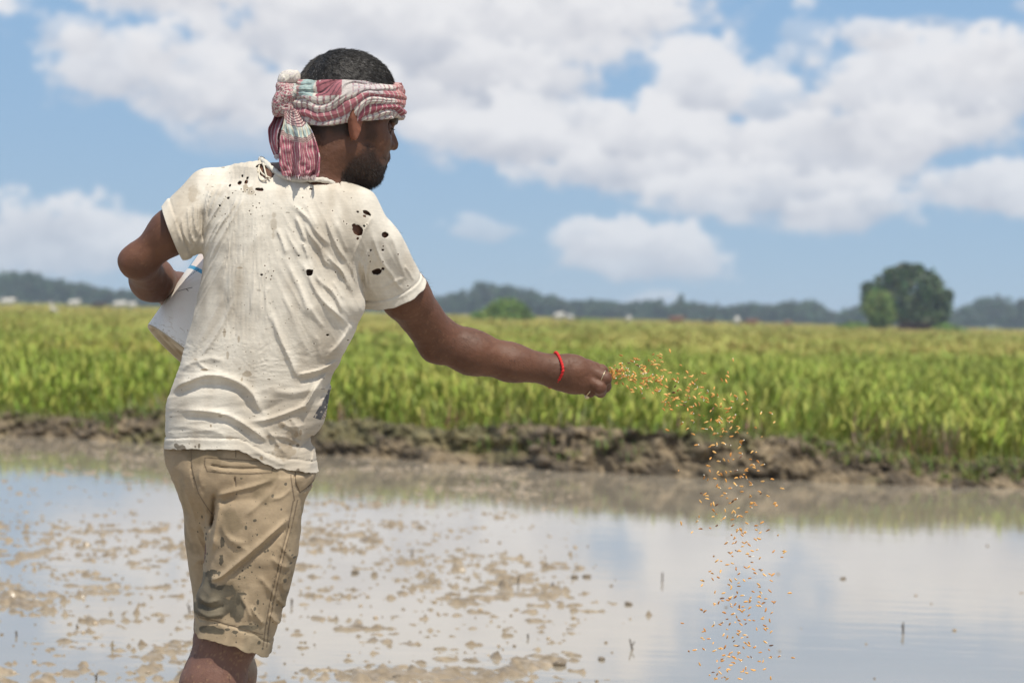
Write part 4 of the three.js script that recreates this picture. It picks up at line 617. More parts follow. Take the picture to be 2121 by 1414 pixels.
const legHem = table([[330, 1300], [401, 1306], [411, 1314], [444, 1317], [480, 1325], [519, 1341], [552, 1366], [640, 1376]].map(([u, v]) => { const p = M(u, v, .1); return [p.x, p.y]; })), hemL = M(0, 1306).y;
const shortsField = (x, y, z) => {
  const h = shortHips(x, y, z), r = shortR(x, y, z), l = shortL(x, y, z); let d = smin(smin(h, l, 0.03), r, 0.013);
  if (d > 0.017 || d < -0.014) return d;
  const m = sstep(-4.12, -4.04, z); if (m > 0) d -= m * (kf.height(x, y) + 0.0016 * fbm(x * 26, y * 20, 2.5, 3) + 0.0012 * noise(x * 70, y * 60, z * 60));
  d -= 0.002 * noise(x * 22, y * 22, z * 22);
  if (r < l) { const hd = legHem(x) - y; if (hd > -0.04) d -= band(hd, 0.024) + 0.0035 * noise(x * 32, 5, z * 32) * sstep(-0.05, 0, hd); }
  return d;
};
const shortsCut = (x, y, z) => {
  const top = y - M(0, 905).y, r = shortR(x, y, z), l = shortL(x, y, z);
  const hem = r < l ? legHem(x) - y - (z + 4) * 0.08 - 0.002 * noise(x * 70, 4, z * 70) : hemL - y;
  return Math.max(top, hem);
};
const shortsBox = [V3(M(330, 0).x, M(0, 1400).y, -4.26), V3(M(665, 0).x + 0.05, M(0, 895).y, -3.84)];
const shortsMesh = thicken(clip(surface(shortsField, shortsBox[0], shortsBox[1], 0.0024), shortsCut), 0.0016);
const rs = rngOf(301), splats = [[461, 1122, 5, 12], [458, 1160, 5, 12], [497, 1131, 5, 3], [529, 1076, 4, 3.5], [511, 1091, 3, 4], [471, 1222, 4, 5], [480, 1214, 4, 4], [503, 1229, 8, 3], [493, 1240, 5, 14], [482, 1262, 8, 16], [527, 1261, 2.5, 4], [533, 1247, 3, 6], [549, 1142, 3, 2.5], [555, 1139, 2.5, 3], [538, 1174, 2.5, 2.5], [519, 1170, 3, 2], [522, 1184, 2, 2], [496, 1198, 4, 2], [586, 1206, 3, 5], [561, 1253, 2, 4], [569, 1258, 2, 3], [410, 1075, 2, 4], [420, 1110, 3, 3], [419, 1120, 2, 4], [412, 1137, 2, 3], [424, 1150, 2, 3], [421, 1167, 2, 3], [565, 1026, 3, 4], [551, 1042, 2.5, 2], [590, 1003, 3, 3], [487, 1309, 7, 4], [430, 1306, 12, 5], [470, 1303, 6, 3], [505, 1297, 4, 2], [533, 1335, 3, 5], [518, 1293, 4, 2], [590, 1245, 2, 5], [578, 1268, 2, 4], [440, 1185, 12, 5], [430, 1192, 10, 9], [453, 1187, 4, 4], [500, 990, 3, 2], [440, 1300, 6, 4], [400, 990, 2, 3]].map(([u, v, a, b]) => { const p = M(u, v, .11); return [p.x, p.y, px(a), px(b)]; });
for (let i = 0; i < 210; i++) { const v = 1010 + 340 * Math.pow(rs(), 0.7), u = 392 + 215 * rs(), p = M(u, v, .11), s = 0.6 + 1.5 * Math.pow(rs(), 3); splats.push([p.x, p.y, px(s * 1.1), px(s * (1 + rs()))]); }
const smear = [[432, 1234, 34, 28], [418, 1262, 26, 20], [450, 1254, 30, 20], [492, 1250, 14, 28], [465, 1222, 24, 12], [440, 1305, 30, 8], [425, 1200, 16, 12], [515, 1300, 18, 6]].map(([u, v, a, b]) => { const p = M(u, v, .1); return [p.x, p.y, px(a), px(b)]; });
const khaki = [0.345, 0.265, 0.172], khaki2 = [0.275, 0.205, 0.128], greyMud = [0.085, 0.072, 0.05], dryMud = [0.22, 0.185, 0.125];
const splatsAt = nearby(splats, (q) => [q[2] * 1.4, q[3] * 1.4]), smearAt = nearby(smear, (q) => [q[2] * 1.6, q[3] * 1.6]);
const soakY = M(500, 1250).y;
const stitches = [[[604, 1040], [594, 1095], [583, 1140], [570, 1195], [557, 1246], [545, 1308], [540, 1345]], [[611, 1040], [600, 1095], [589, 1140], [576, 1195], [564, 1246], [551, 1308], [546, 1348]], [[393, 928], [395, 969], [409, 1022], [435, 1070]], [[424, 948], [470, 950], [540, 955], [566, 960]], [[424, 948], [423, 962], [429, 976]], [[429, 976], [470, 980], [520, 981], [562, 979]], [[566, 960], [562, 979]], [[487, 986], [488, 996], [489, 1006]], [[608, 980], [610, 1005], [616, 1024]], [[616, 1024], [630, 1014], [645, 996]], [[410, 1281], [444, 1286], [480, 1296], [512, 1306], [540, 1318]], [[488, 932], [488, 946]], [[600, 985], [603, 1010], [606, 1040]]].flatMap((l) => l.slice(1).map((b, i) => { const p = M(...l[i], .11), q = M(...b, .11); return [(p.x + q.x) / 2, (p.y + q.y) / 2, p.x, p.y, q.x, q.y]; }));
const stitchAt = nearby(stitches, (q) => [Math.abs(q[2] - q[4]) / 2 + .004, Math.abs(q[3] - q[5]) / 2 + .004]);
function shortsColour(x, y, z, nx, ny, nz, c) {
  let k = HUE(khaki, khaki2, sstep(-0.2, 0.6, fbm(x * 8, y * 8, z * 8, 4)));
  const drip = sstep(0.2, 0.6, fbm(x * 34, y * 5, z * 10, 3) + sstep(M(0, 1060).y, M(0, 1240).y, y) * 0.15); k = HUE(k, dryMud, drip * 0.5); const soak = sstep(0.1, 0.5, fbm(x * 16, y * 16, 4, 4) + 0.55 * sstep(0.10, -0.06, y - soakY)); k = HUE(k, [.165, .125, .072], soak * 0.7);
  if (z > -4.06) {
    for (const [bx, by, a, b] of smearAt(x, y)) { const q = 1 - Math.hypot((x - bx) / a, (y - by) / b) + 0.55 * fbm(x * 60, y * 60, 5, 4) + 0.12; if (q > 0) k = HUE(k, HUE(greyMud, dryMud, clamp(0.12 + 0.8 * fbm(x * 40, y * 40, 8, 2))), sstep(0, 0.25, q) * 0.95); }
    for (const [bx, by, a, b] of splatsAt(x, y)) { const dx = (x - bx) / a, dy = (y - by) / b; if (dx > 2 || dx < -2 || dy > 2 || dy < -2) continue; const q = 1 - Math.sqrt(dx * dx + dy * dy) + 0.25 * noise(x * 300, y * 300, 6); if (q > 0) k = HUE(k, greyMud, sstep(0, 0.2, q) * 0.92); }
  }
  for (const [, , ax, ay, bx, by] of stitchAt(x, y)) { const ex = bx - ax, ey = by - ay, h = clamp(((x - ax) * ex + (y - ay) * ey) / (ex * ex + ey * ey)), q = Math.hypot(x - ax - ex * h, y - ay - ey * h); if (q < 0.0011) k = HUE(k, [.13, .095, .06], 0.75); }
  const g = 1 + 0.05 * noise(x * 260, y * 260, z * 260) + 0.04 * noise(x * 80, y * 300, z * 80);
  for (let i = 0; i < 3; i++) c[i] = k[i] * g;
}
const shorts = part('shorts', geometryOf(shortsMesh, null, dyeUV(shortsBox), manBase), phys([1, 1, 1], 0.85, { map: dyeMap(shortsBox, shortsColour, 768, 1024), bumpMap: weaveOver(shortsBox), bumpScale: 0.0005 }), person);
shorts.userData.label = 'khaki knee length shorts splashed with grey mud';

// ------------------------------------------------------------------ head scarf, hair and beard
const maroon = [0.28, 0.075, 0.105], maroon2 = [0.36, 0.13, 0.155], cream = [0.58, 0.545, 0.485], teal = [0.30, 0.41, 0.40], lilac = [0.42, 0.37, 0.40], ink = [0.10, 0.045, 0.06];
const scarf = new THREE.Group(); scarf.name = 'head_scarf'; scarf.userData.label = 'maroon and cream checked cotton scarf knotted at the back of the head'; person.add(scarf);
const clothMat = phys([1, 1, 1], 0.9, { vertexColors: true, bumpMap: weave, bumpScale: 0.0007, side: THREE.DoubleSide });
{
  const nP = 400, nT = 84, P = [], C = [], U = [], I = [], origin = headMid.clone();
  const topV = (a) => lerp(166, 176, sstep(0.0, 0.9, Math.abs(a))) + 2 * noise(a * 4, 1, 2), botV = (a) => 236 + 33 * sstep(-0.2, 2.6, Math.abs(a)) + 2 * noise(a * 5, 4, 2);
  const dir = new THREE.Vector3(), q = new THREE.Vector3();
  for (let i = 0; i <= nP; i++) {
    const a = i / nP * 2 * Math.PI - Math.PI, tv = topV(a), bv = botV(a);
    dir.copy(hF).setY(0).normalize().multiplyScalar(Math.cos(a)).addScaledVector(hS, Math.sin(a));
    for (let j = -3; j <= nT + 3; j++) {
      const t = clamp(j / nT), v = lerp(tv, bv, t), y = M(712, v, HZ).y;
      let lo = 0.02, hi = 0.16; for (let k = 0; k < 18; k++) { const m = (lo + hi) / 2; if (skull(origin.x + dir.x * m, y, origin.z + dir.z * m) < 0) lo = m; else hi = m; }
      // the cloth is rolled along its length: rounded pleats that cross one another slowly
      const ph = t * (5.2 + 0.7 * Math.sin(a * 1.3 + 2)) + 1.5 * Math.sin(a * 0.9 + 0.6) + 0.45 * Math.sin(a * 2.3 - 0.7) + 0.8 * noise(a * 2.2, t * 2.2, 3), k = Math.floor(ph), w = ph - k;
      let r = lo + 0.007 + 0.008 * Math.pow(Math.sin(Math.PI * clamp(t, 0.02, 0.98)), 0.5) + 0.0052 * Math.pow(Math.abs(Math.sin(Math.PI * w)), 0.6) + 0.0026 * noise(a * 5, ph * 1.1, 4) + 0.0007 * noise(a * 22, ph * 2, 7) + 0.0012 * noise(a * 3, ph * 6, 9);
      if (j < 0) r = lo + 0.006 + (j + 1) * 0.004; if (j > nT) r = lo + 0.006 - (j - nT - 1) * 0.004;
      P.push(origin.x + dir.x * r - manBase.x, y - manBase.y, origin.z + dir.z * r - manBase.z);
      const arc = a * 0.105 + 0.004 * Math.sin(k * 5.1) + (w - 0.5) * 0.006 * Math.sin(k * 2.3 + 1), seq = ((k % 5) + 5) % 5;
      // woven check: one set of stripes runs along the band, the other crosses it
      const across = ((arc / 0.0125 + k * 0.31) % 1 + 1) % 1, along = ((w * 3.2 + k * 0.7) % 1 + 1) % 1;
      let c = [maroon, cream, cream, maroon2, cream][seq];
      if (seq === 0 || seq === 3) { if (across < 0.16) c = HUE(c, cream, 0.75); if (along < 0.22) c = HUE(c, ink, 0.3); }
      else { if (across < 0.30) c = HUE(c, maroon, 0.8); if (along < 0.2) c = HUE(c, lilac, 0.7); if (along > 0.85) c = HUE(c, [.25, .22, .3], 0.4); }
      if (t < 0.36 && a > 1.75) { const s = (a - 1.75) / 1.2; c = s < 0.17 ? HUE(lilac, cream, 0.5) : s < 0.52 ? (along < 0.25 ? ink : maroon2) : s < 0.62 ? (across < 0.5 ? maroon : cream) : s < 0.86 ? (along < 0.3 ? HUE(teal, cream, 0.4) : teal) : (along < 0.4 ? cream : maroon2); }
      if (t < 0.30 && a > 1.1 && a <= 1.75) c = along < 0.3 ? lilac : across < 0.24 ? HUE(lilac, maroon, 0.6) : HUE(cream, lilac, 0.5);
      if (a < 0.75 && a > -0.6 && t < 0.62) c = across < 0.2 ? HUE(cream, maroon2, 0.3) : HUE(maroon2, [.45, .20, .18], 0.5 + 0.5 * noise(a * 20, t * 20, 1));
      const g = 0.92 + 0.12 * noise(a * 160, t * 90, 3) + 0.07 * noise(a * 30, t * 20, 6); C.push(c[0] * g, c[1] * g, c[2] * g); U.push(arc * 1.0, t * 0.08);
    }
  }
  const n = nT + 7; for (let i = 0; i < nP; i++) for (let j = 0; j < n - 1; j++) { const a = i * n + j; I.push(a, a + 1, a + n, a + 1, a + n + 1, a + n); }
  const g = new THREE.BufferGeometry(); g.setAttribute('position', new THREE.Float32BufferAttribute(P, 3)); g.setAttribute('color', new THREE.Float32BufferAttribute(C, 3)); g.setAttribute('uv', new THREE.Float32BufferAttribute(U, 2)); g.setIndex(I); g.computeVertexNormals();
  part('wrapped_band', g, clothMat, scarf);
}
{ // the knot: a rolled lump, a loop at its side and the pulled-through end on top
  const back = (u, v, out = 0) => Hd(u, v, 0).addScaledVector(hF, -out * 0.2).add(new THREE.Vector3(0, 0, out)), ax = new THREE.Vector3(1, 0, 0), ay = new THREE.Vector3(0, 1, 0), az = new THREE.Vector3(0, 0, 1);
  const turn = (t) => [new THREE.Vector3(Math.cos(t), Math.sin(t), 0), new THREE.Vector3(-Math.sin(t), Math.cos(t), 0), az];
  const lumps = [egg(back(600, 208, .012), ...turn(0.5), px(27), px(18), px(24)), egg(back(588, 222, .006), ...turn(1.3), px(26), px(15), px(22)), egg(back(622, 196, .016), ...turn(-0.25), px(30), px(15), px(18)), egg(back(596, 190, .010), ...turn(-0.6), px(18), px(12), px(18)), egg(back(604, 232, .016), ...turn(1.2), px(16), px(14), px(15))];
  const bun = [egg(back(604, 166, .004), ...turn(0.2), px(21), px(15), px(19)), egg(back(595, 173, .006), ...turn(0.9), px(15), px(11), px(16)), egg(back(617, 167, .006), ...turn(-0.3), px(11), px(14), px(13))];
  const kc = back(603, 210, .01);
  const pleat = (x, y, z) => { const a = Math.atan2(y - kc.y, x - kc.x), r = Math.hypot(x - kc.x, y - kc.y); const q = noise(x * 14, y * 14, z * 14) * 0.8 + 0.5; return 0.0026 * Math.abs(Math.sin((x * Math.cos(q) + y * Math.sin(q)) * 300)) - 0.0012 + 0.0014 * noise(x * 120, y * 120, z * 120); };
  const colour = (bias) => (x, y, z, nx, ny, nz, c) => { const a = Math.atan2(y - kc.y, x - kc.x), q = noise(x * 14, y * 14, z * 14) * 0.8 + 0.5, s = (((x * Math.cos(q) + y * Math.sin(q)) * 62) % 1 + 1) % 1, t = (((-x * Math.sin(q) + y * Math.cos(q)) * 105) % 1 + 1) % 1; let k = bias ? (s < 0.22 ? lilac : cream) : (t < 0.2 ? cream : s < 0.55 ? maroon : s < 0.72 ? maroon2 : HUE(cream, lilac, 0.4)); if (!bias && x > kc.x + 0.012 && y > kc.y) k = t < 0.3 ? cream : HUE(teal, k, 0.25); const g = 0.92 + 0.14 * noise(x * 400, y * 400, z * 400); for (let i = 0; i < 3; i++) c[i] = k[i] * g; };
  const f1 = bones(lumps, 0.006), f2 = bones(bun, 0.006), lo = kc.clone().subScalar(0.075), hi = kc.clone().addScalar(0.075);
  part('knot', geometryOf(surface((x, y, z) => f1(x, y, z) - pleat(x, y, z), lo, hi, 0.0019), colour(0), clothUV, manBase), clothMat, scarf);
  part('knot_end', geometryOf(surface((x, y, z) => f2(x, y, z) - pleat(x, y, z) * 0.7, lo, hi, 0.0019), colour(1), clothUV, manBase), clothMat, scarf);
  // hanging ends
  const hang = (name, rows, nT, nS, zf, colourAt, fringe) => {
    const row = (t) => { const k = t * (rows.length - 1), i = Math.min(rows.length - 2, Math.floor(k)), f = k - i, s = f; return rows[i].map((q, n) => lerp(q, rows[i + 1][n], s)); }, P = [], I = [], col = [];
    const curve = [0, 1, 2, 3].map((n) => new THREE.CatmullRomCurve3(rows.map((r, i) => new THREE.Vector3(i, r[n], 0))));
    const get = (t) => curve.map((c) => c.getPoint(t).y);
    for (let i = 0; i <= nT; i++) { const t = i / nT, [v, u, w, z] = get(t); for (let j = 0; j <= nS; j++) { const s = j / nS * 2 - 1, p = M(u + s * w + 3 * noise(t * 5, s * 2, 1), v - 5 * s * s * (1 - t) + (i === nT ? 2 * noise(s * 20, 1, 3) : 0), z + zf(s, t)); P.push(p.x, p.y, p.z); col.push(colourAt(s, t, v)); } }
    for (let i = 0; i < nT; i++) for (let j = 0; j < nS; j++) { const a = i * (nS + 1) + j; I.push(a, a + nS + 1, a + 1, a + 1, a + nS + 1, a + nS + 2); }
    const m = thicken({ P, I }, 0.0022), g = geometryOf(m, null, clothUV, manBase), C = new Float32Array(m.P.length), n = col.length; for (let i = 0; i < n * 2; i++) C.set(col[i % n], i * 3); g.setAttribute('color', new THREE.BufferAttribute(C, 3));
    const o = part(name, g, clothMat, scarf);
    const r = rngOf(fringe), th = []; for (let k = 0; k < 46; k++) { const s = r() * 2 - 1, [v, u, w, z] = get(1), a = M(u + s * w, v - 2, z + zf(s, 1)), b = M(u + s * w + (r() - .5) * 6, v + 4 + 5 * r(), z + zf(s, 1) + (r() - .5) * .006); th.push(new THREE.TubeGeometry(new THREE.LineCurve3(a.sub(manBase), b.sub(manBase)), 1, 0.0007, 4)); }
    part('fringe', mergeGeometries(th), std([0.55, 0.46, 0.46], 1), o); return o;
  };
  const zRipple = (s, t) => (0.011 * Math.sin(s * 5.2 + 0.8 + t) + 0.006 * Math.sin(s * 11 + t * 3)) * (0.25 + 0.75 * t) + 0.02 * (1 - s * s) * (1 - t) + 0.003 * noise(s * 6, t * 14, 3);
  hang('hanging_end', [[228, 606, 13, .062], [248, 609, 21, .078], [266, 613, 28, .092], [288, 616, 34, .100], [310, 618, 37, .104], [334, 621, 40, .106], [352, 623, 38, .107], [365, 622, 34, .108]], 130, 120, zRipple, (s, t, v) => {
    const g = 0.9 + 0.16 * noise(s * 60, t * 110, 2), x = s * (0.6 + 0.6 * t) + 0.03 * noise(t * 9, s * 3, 5), warp = ((x * 4.1 + 10) % 1 + 1) % 1; let k;
    const vv = v + 9 * s * s - 4 * s + 2.0 * noise(s * 7, t * 7, 8);
    if (vv < 262) k = Math.abs(((vv / 5.2) % 1 + 1) % 1) < 0.42 ? ink : warp < 0.25 ? cream : HUE(maroon2, cream, 0.35);
    else if (vv < 284) k = warp < 0.3 ? HUE(cream, [.5, .48, .3], 0.5) : warp < 0.42 ? [.22, .22, .28] : HUE(teal, cream, vv < 270 ? 0.5 : 0.15);
    else if (vv < 295) k = Math.abs(((vv / 3.6) % 1 + 1) % 1) < 0.5 ? [.17, .09, .09] : HUE(cream, maroon2, 0.45);
    else k = warp < 0.16 ? HUE(cream, maroon2, 0.3) : warp > 0.54 && warp < 0.66 ? HUE(maroon2, cream, 0.4) : HUE([.33, .08, .14], maroon2, 0.5 + 0.5 * noise(s * 9, t * 22, 2));
    return k.map((q) => q * g);
  }, 402);
  hang('hanging_end', [[230, 588, 12, .040], [252, 581, 15, .050], [270, 573, 15, .055], [288, 571, 13, .056], [306, 575, 13, .058], [322, 580, 12, .060]], 60, 26, (s, t) => 0.008 * Math.sin(s * 4 + t * 3), (s, t, v) => { const w = ((s * 2.4 + 10) % 1 + 1) % 1, k = w < 0.2 ? lilac : HUE(maroon, ink, 0.25); const g = 0.9 + 0.16 * noise(s * 40, t * 60, 2); return k.map((q) => q * g); }, 403);
}
const strand = (() => { const g = new THREE.ConeGeometry(1, 1, 3, 3, true); g.translate(0, 0.5, 0); const p = g.attributes.position; for (let i = 0; i < p.count; i++) { const y = p.getY(i); p.setX(i, p.getX(i) + 0.0 + y * y * 60); } g.computeVertexNormals(); return g; })();
function hairs(name, spots, radius, mat, parent) {
  const g = new THREE.ConeGeometry(1, 1, 3, 3, true); g.translate(0, 0.5, 0);
  const m = new THREE.InstancedMesh(g, mat, spots.length), o = new THREE.Object3D(), c = new THREE.Color(), up = new THREE.Vector3(0, 1, 0);
  spots.forEach(([p, d, len, tint], i) => { o.position.copy(p).sub(manBase); o.quaternion.setFromUnitVectors(up, d); o.scale.set(radius, len, radius); o.updateMatrix(); m.setMatrixAt(i, o.matrix); m.setColorAt(i, c.setRGB(...tint)); });
  m.name = name; m.castShadow = m.receiveShadow = true; m.userData.kind = 'stuff'; parent.add(m); return m;
}
{
  const hairY = (x) => M(712, 188).y, crown = Hd(676, 120, 0.0);
  const capField = (x, y, z) => { const f = (x - headMid.x) * hF.x + (z - headMid.z) * hF.z; return skull(x, y, z) - 0.0015 * sstep(0.098, 0.075, f) - 0.0011 * noise(x * 130, y * 130, z * 130) - 0.0005 * noise(x * 330, y * 330, z * 330); };
  const cap = clip(surface(capField, V3(headMid.x - 0.13, hairY(0) - 0.01, headMid.z - 0.13), V3(headMid.x + 0.13, headMid.y + 0.14, headMid.z + 0.13), 0.0024), (x, y, z) => Math.max(hairY(x) - y, ((x - headMid.x) * hF.x + (z - headMid.z) * hF.z) - 0.083 - (y - M(0, 165).y) * 0.9));
  const hairMat = phys([1, 1, 1], 0.6, { vertexColors: true, specularIntensity: 1 });
  const hair = part('hair', geometryOf(cap, (x, y, z, a, b, d, c) => { const t = 0.7 + 0.5 * noise(x * 260, y * 260, z * 260); c[0] = .014 * t; c[1] = .012 * t; c[2] = .011 * t; }, null, manBase), hairMat, person);
  const r = rngOf(505), N = normalsOf(cap.P, cap.I), list = [], d = new THREE.Vector3(), p = new THREE.Vector3(), n = new THREE.Vector3();
  for (let i = 0; i < 26000; i++) {
    const k = Math.floor(r() * cap.P.length / 3) * 3; p.set(cap.P[k], cap.P[k + 1], cap.P[k + 2]); n.set(N[k], N[k + 1], N[k + 2]);
    d.copy(p).sub(crown).normalize().addScaledVector(hF, 0.35); d.addScaledVector(n, -d.dot(n)).normalize().multiplyScalar(1).addScaledVector(n, 0.12 + 0.34 * r()); d.x += (r() - .5) * .25; d.y += (r() - .5) * .25; d.z += (r() - .5) * .25; d.normalize();
    const grey = r() < 0.06, t = 0.6 + 0.8 * r(); list.push([p.clone().addScaledVector(n, -0.001), d.clone(), 0.006 + 0.007 * r(), grey ? [.30, .29, .28] : [.022 * t, .018 * t, .016 * t]]);
  }
  hairs('hair_strands', list, 0.00030, phys([1, 1, 1], 0.5), hair);
  const bm = meshes[1], BN = normalsOf(bm.P, bm.I), bl = [], cand = [];
  for (let k = 0; k < bm.P.length; k += 3) { const m = beardMask(bm.P[k], bm.P[k + 1], bm.P[k + 2]); if (m > 0.15 && bareHead(bm.P[k], bm.P[k + 1], bm.P[k + 2]) > -0.003) cand.push([k, m]); }
  for (let i = 0; i < 12000 && cand.length; i++) {
    const [k, m] = cand[Math.floor(r() * cand.length)]; if (r() > m * 1.1) continue; p.set(bm.P[k] + (r() - .5) * .002, bm.P[k + 1] + (r() - .5) * .002, bm.P[k + 2] + (r() - .5) * .002); n.set(BN[k], BN[k + 1], BN[k + 2]);
    const u_ = p.y - headMid.y, chin = sstep(-0.10, -0.14, u_); d.copy(n).multiplyScalar(0.45 + 0.3 * chin).addScaledVector(hU, -0.8).addScaledVector(hF, 0.15 + 0.2 * chin); d.x += (r() - .5) * .5; d.y += (r() - .5) * .4; d.z += (r() - .5) * .5; d.normalize();
    const t = 0.5 + 0.9 * r(); bl.push([p.clone().addScaledVector(n, -0.0008), d.clone(), lerp(0.0028, 0.0070, chin) * (0.6 + 0.8 * r()), [.030 * t, .020 * t, .015 * t]]);
  }
  hairs('beard', bl, 0.00036, phys([1, 1, 1], 0.45), person);
  const lash = []; for (let i = 0; i < 26; i++) { const a = (i / 25 - 0.5) * 1.7; p.copy(eye).addScaledVector(hF, 0.0125 * Math.cos(a)).addScaledVector(hS, 0.0125 * Math.sin(a)).addScaledVector(hU, -0.001); d.copy(hF).multiplyScalar(Math.cos(a)).addScaledVector(hS, Math.sin(a)).addScaledVector(hU, -0.35).normalize(); lash.push([p.clone(), d.clone(), 0.008, [.01, .008, .008]]); }
  for (let i = 0; i < 160; i++) { const s = 0.008 + 0.030 * r(), q = Hd(808 - 18 * (s - .008) / .03, 240 + 4 * (r() - .5), s); d.copy(hS).multiplyScalar(0.7).addScaledVector(hF, 0.3).addScaledVector(hU, 0.3 * (r() - .3)).normalize(); lash.push([q.addScaledVector(hF, 0.010), d.clone(), 0.006 + .004 * r(), [.012, .01, .009]]); }
  hairs('eyelashes', lash, 0.0004, phys([1, 1, 1], 0.5), person);
  // fine hair on the forearms and calves
  const fl = [], am = meshes[0], AN = normalsOf(am.P, am.I);
  for (let i = 0; i < 4200; i++) { const k = Math.floor(r() * am.P.length / 3) * 3, x = am.P[k], y = am.P[k + 1]; const fore = x > rE.x - 0.09, leg = y < manBase.y + 0.6 && y > manBase.y + 0.15; if (!(fore || leg)) continue; n.set(AN[k], AN[k + 1], AN[k + 2]); if (fore) d.set(0.8, -0.5, 0.1); else d.set(0.1, -0.9, 0.1); d.addScaledVector(n, 0.5).normalize(); fl.push([new THREE.Vector3(x, y, am.P[k + 2]), d.clone(), 0.008 + 0.006 * r(), [.02, .015, .012]]); }
  hairs('body_hair', fl, 0.00022, phys([1, 1, 1], 0.6), person);
}
// ------------------------------------------------------------------ red wrist cord and two rings
{
  const pts = [[1152, 730, .0], [1161, 745, .022], [1166, 766, .033], [1158, 786, .024], [1141, 801, .0], [1134, 792, -.026], [1139, 766, -.038], [1146, 742, -.026]].map(([u, v, z]) => M(u, v, -.258 + z).sub(manBase));
  const g = new THREE.TubeGeometry(new THREE.CatmullRomCurve3(pts, true), 220, 0.0027, 8, true), p = g.attributes.position, nrm = g.attributes.normal; for (let i = 0; i < p.count; i++) { const t = Math.floor(i / 9) / 220, s = (i % 9) / 8, h = 0.0006 * Math.sin(t * 6.283 * 34 + s * 6.283) + 0.0003 * Math.sin(t * 6.283 * 68 - s * 12.57); p.setXYZ(i, p.getX(i) + nrm.getX(i) * h, p.getY(i) + nrm.getY(i) * h, p.getZ(i) + nrm.getZ(i) * h); } g.computeVertexNormals();
  part('wrist_cord', g, std([0.55, 0.012, 0.012], 0.7), person);
  const gold = std([0.62, 0.52, 0.34], 0.32, { metalness: 1 });
  const ringAt = (c, axis, R, w, stone, sr) => { const t = new THREE.TorusGeometry(R, w, 8, 40); t.applyQuaternion(new THREE.Quaternion().setFromUnitVectors(new THREE.Vector3(0, 0, 1), axis.clone().normalize())); t.translate(c.x - manBase.x, c.y - manBase.y, c.z - manBase.z); const o = part('ring', t, gold, person), s = new THREE.SphereGeometry(sr, 16, 12); s.scale(1, 0.8, 0.8); s.translate(stone.x - manBase.x, stone.y - manBase.y, stone.z - manBase.z); part('ring_bezel', s, gold, o); };
  ringAt(hp(1248, 781, .003), hp(1253, 783, .004).sub(hp(1219, 768, .002)), hr(14.8), 0.0011, hp(1257, 792, .010), 0.0040);
  ringAt(hp(1219, 810, -.004), hp(1222, 812, -.004).sub(hp(1205, 800, 0)), hr(12.2), 0.0011, hp(1216, 822, -.001), 0.0048);
}

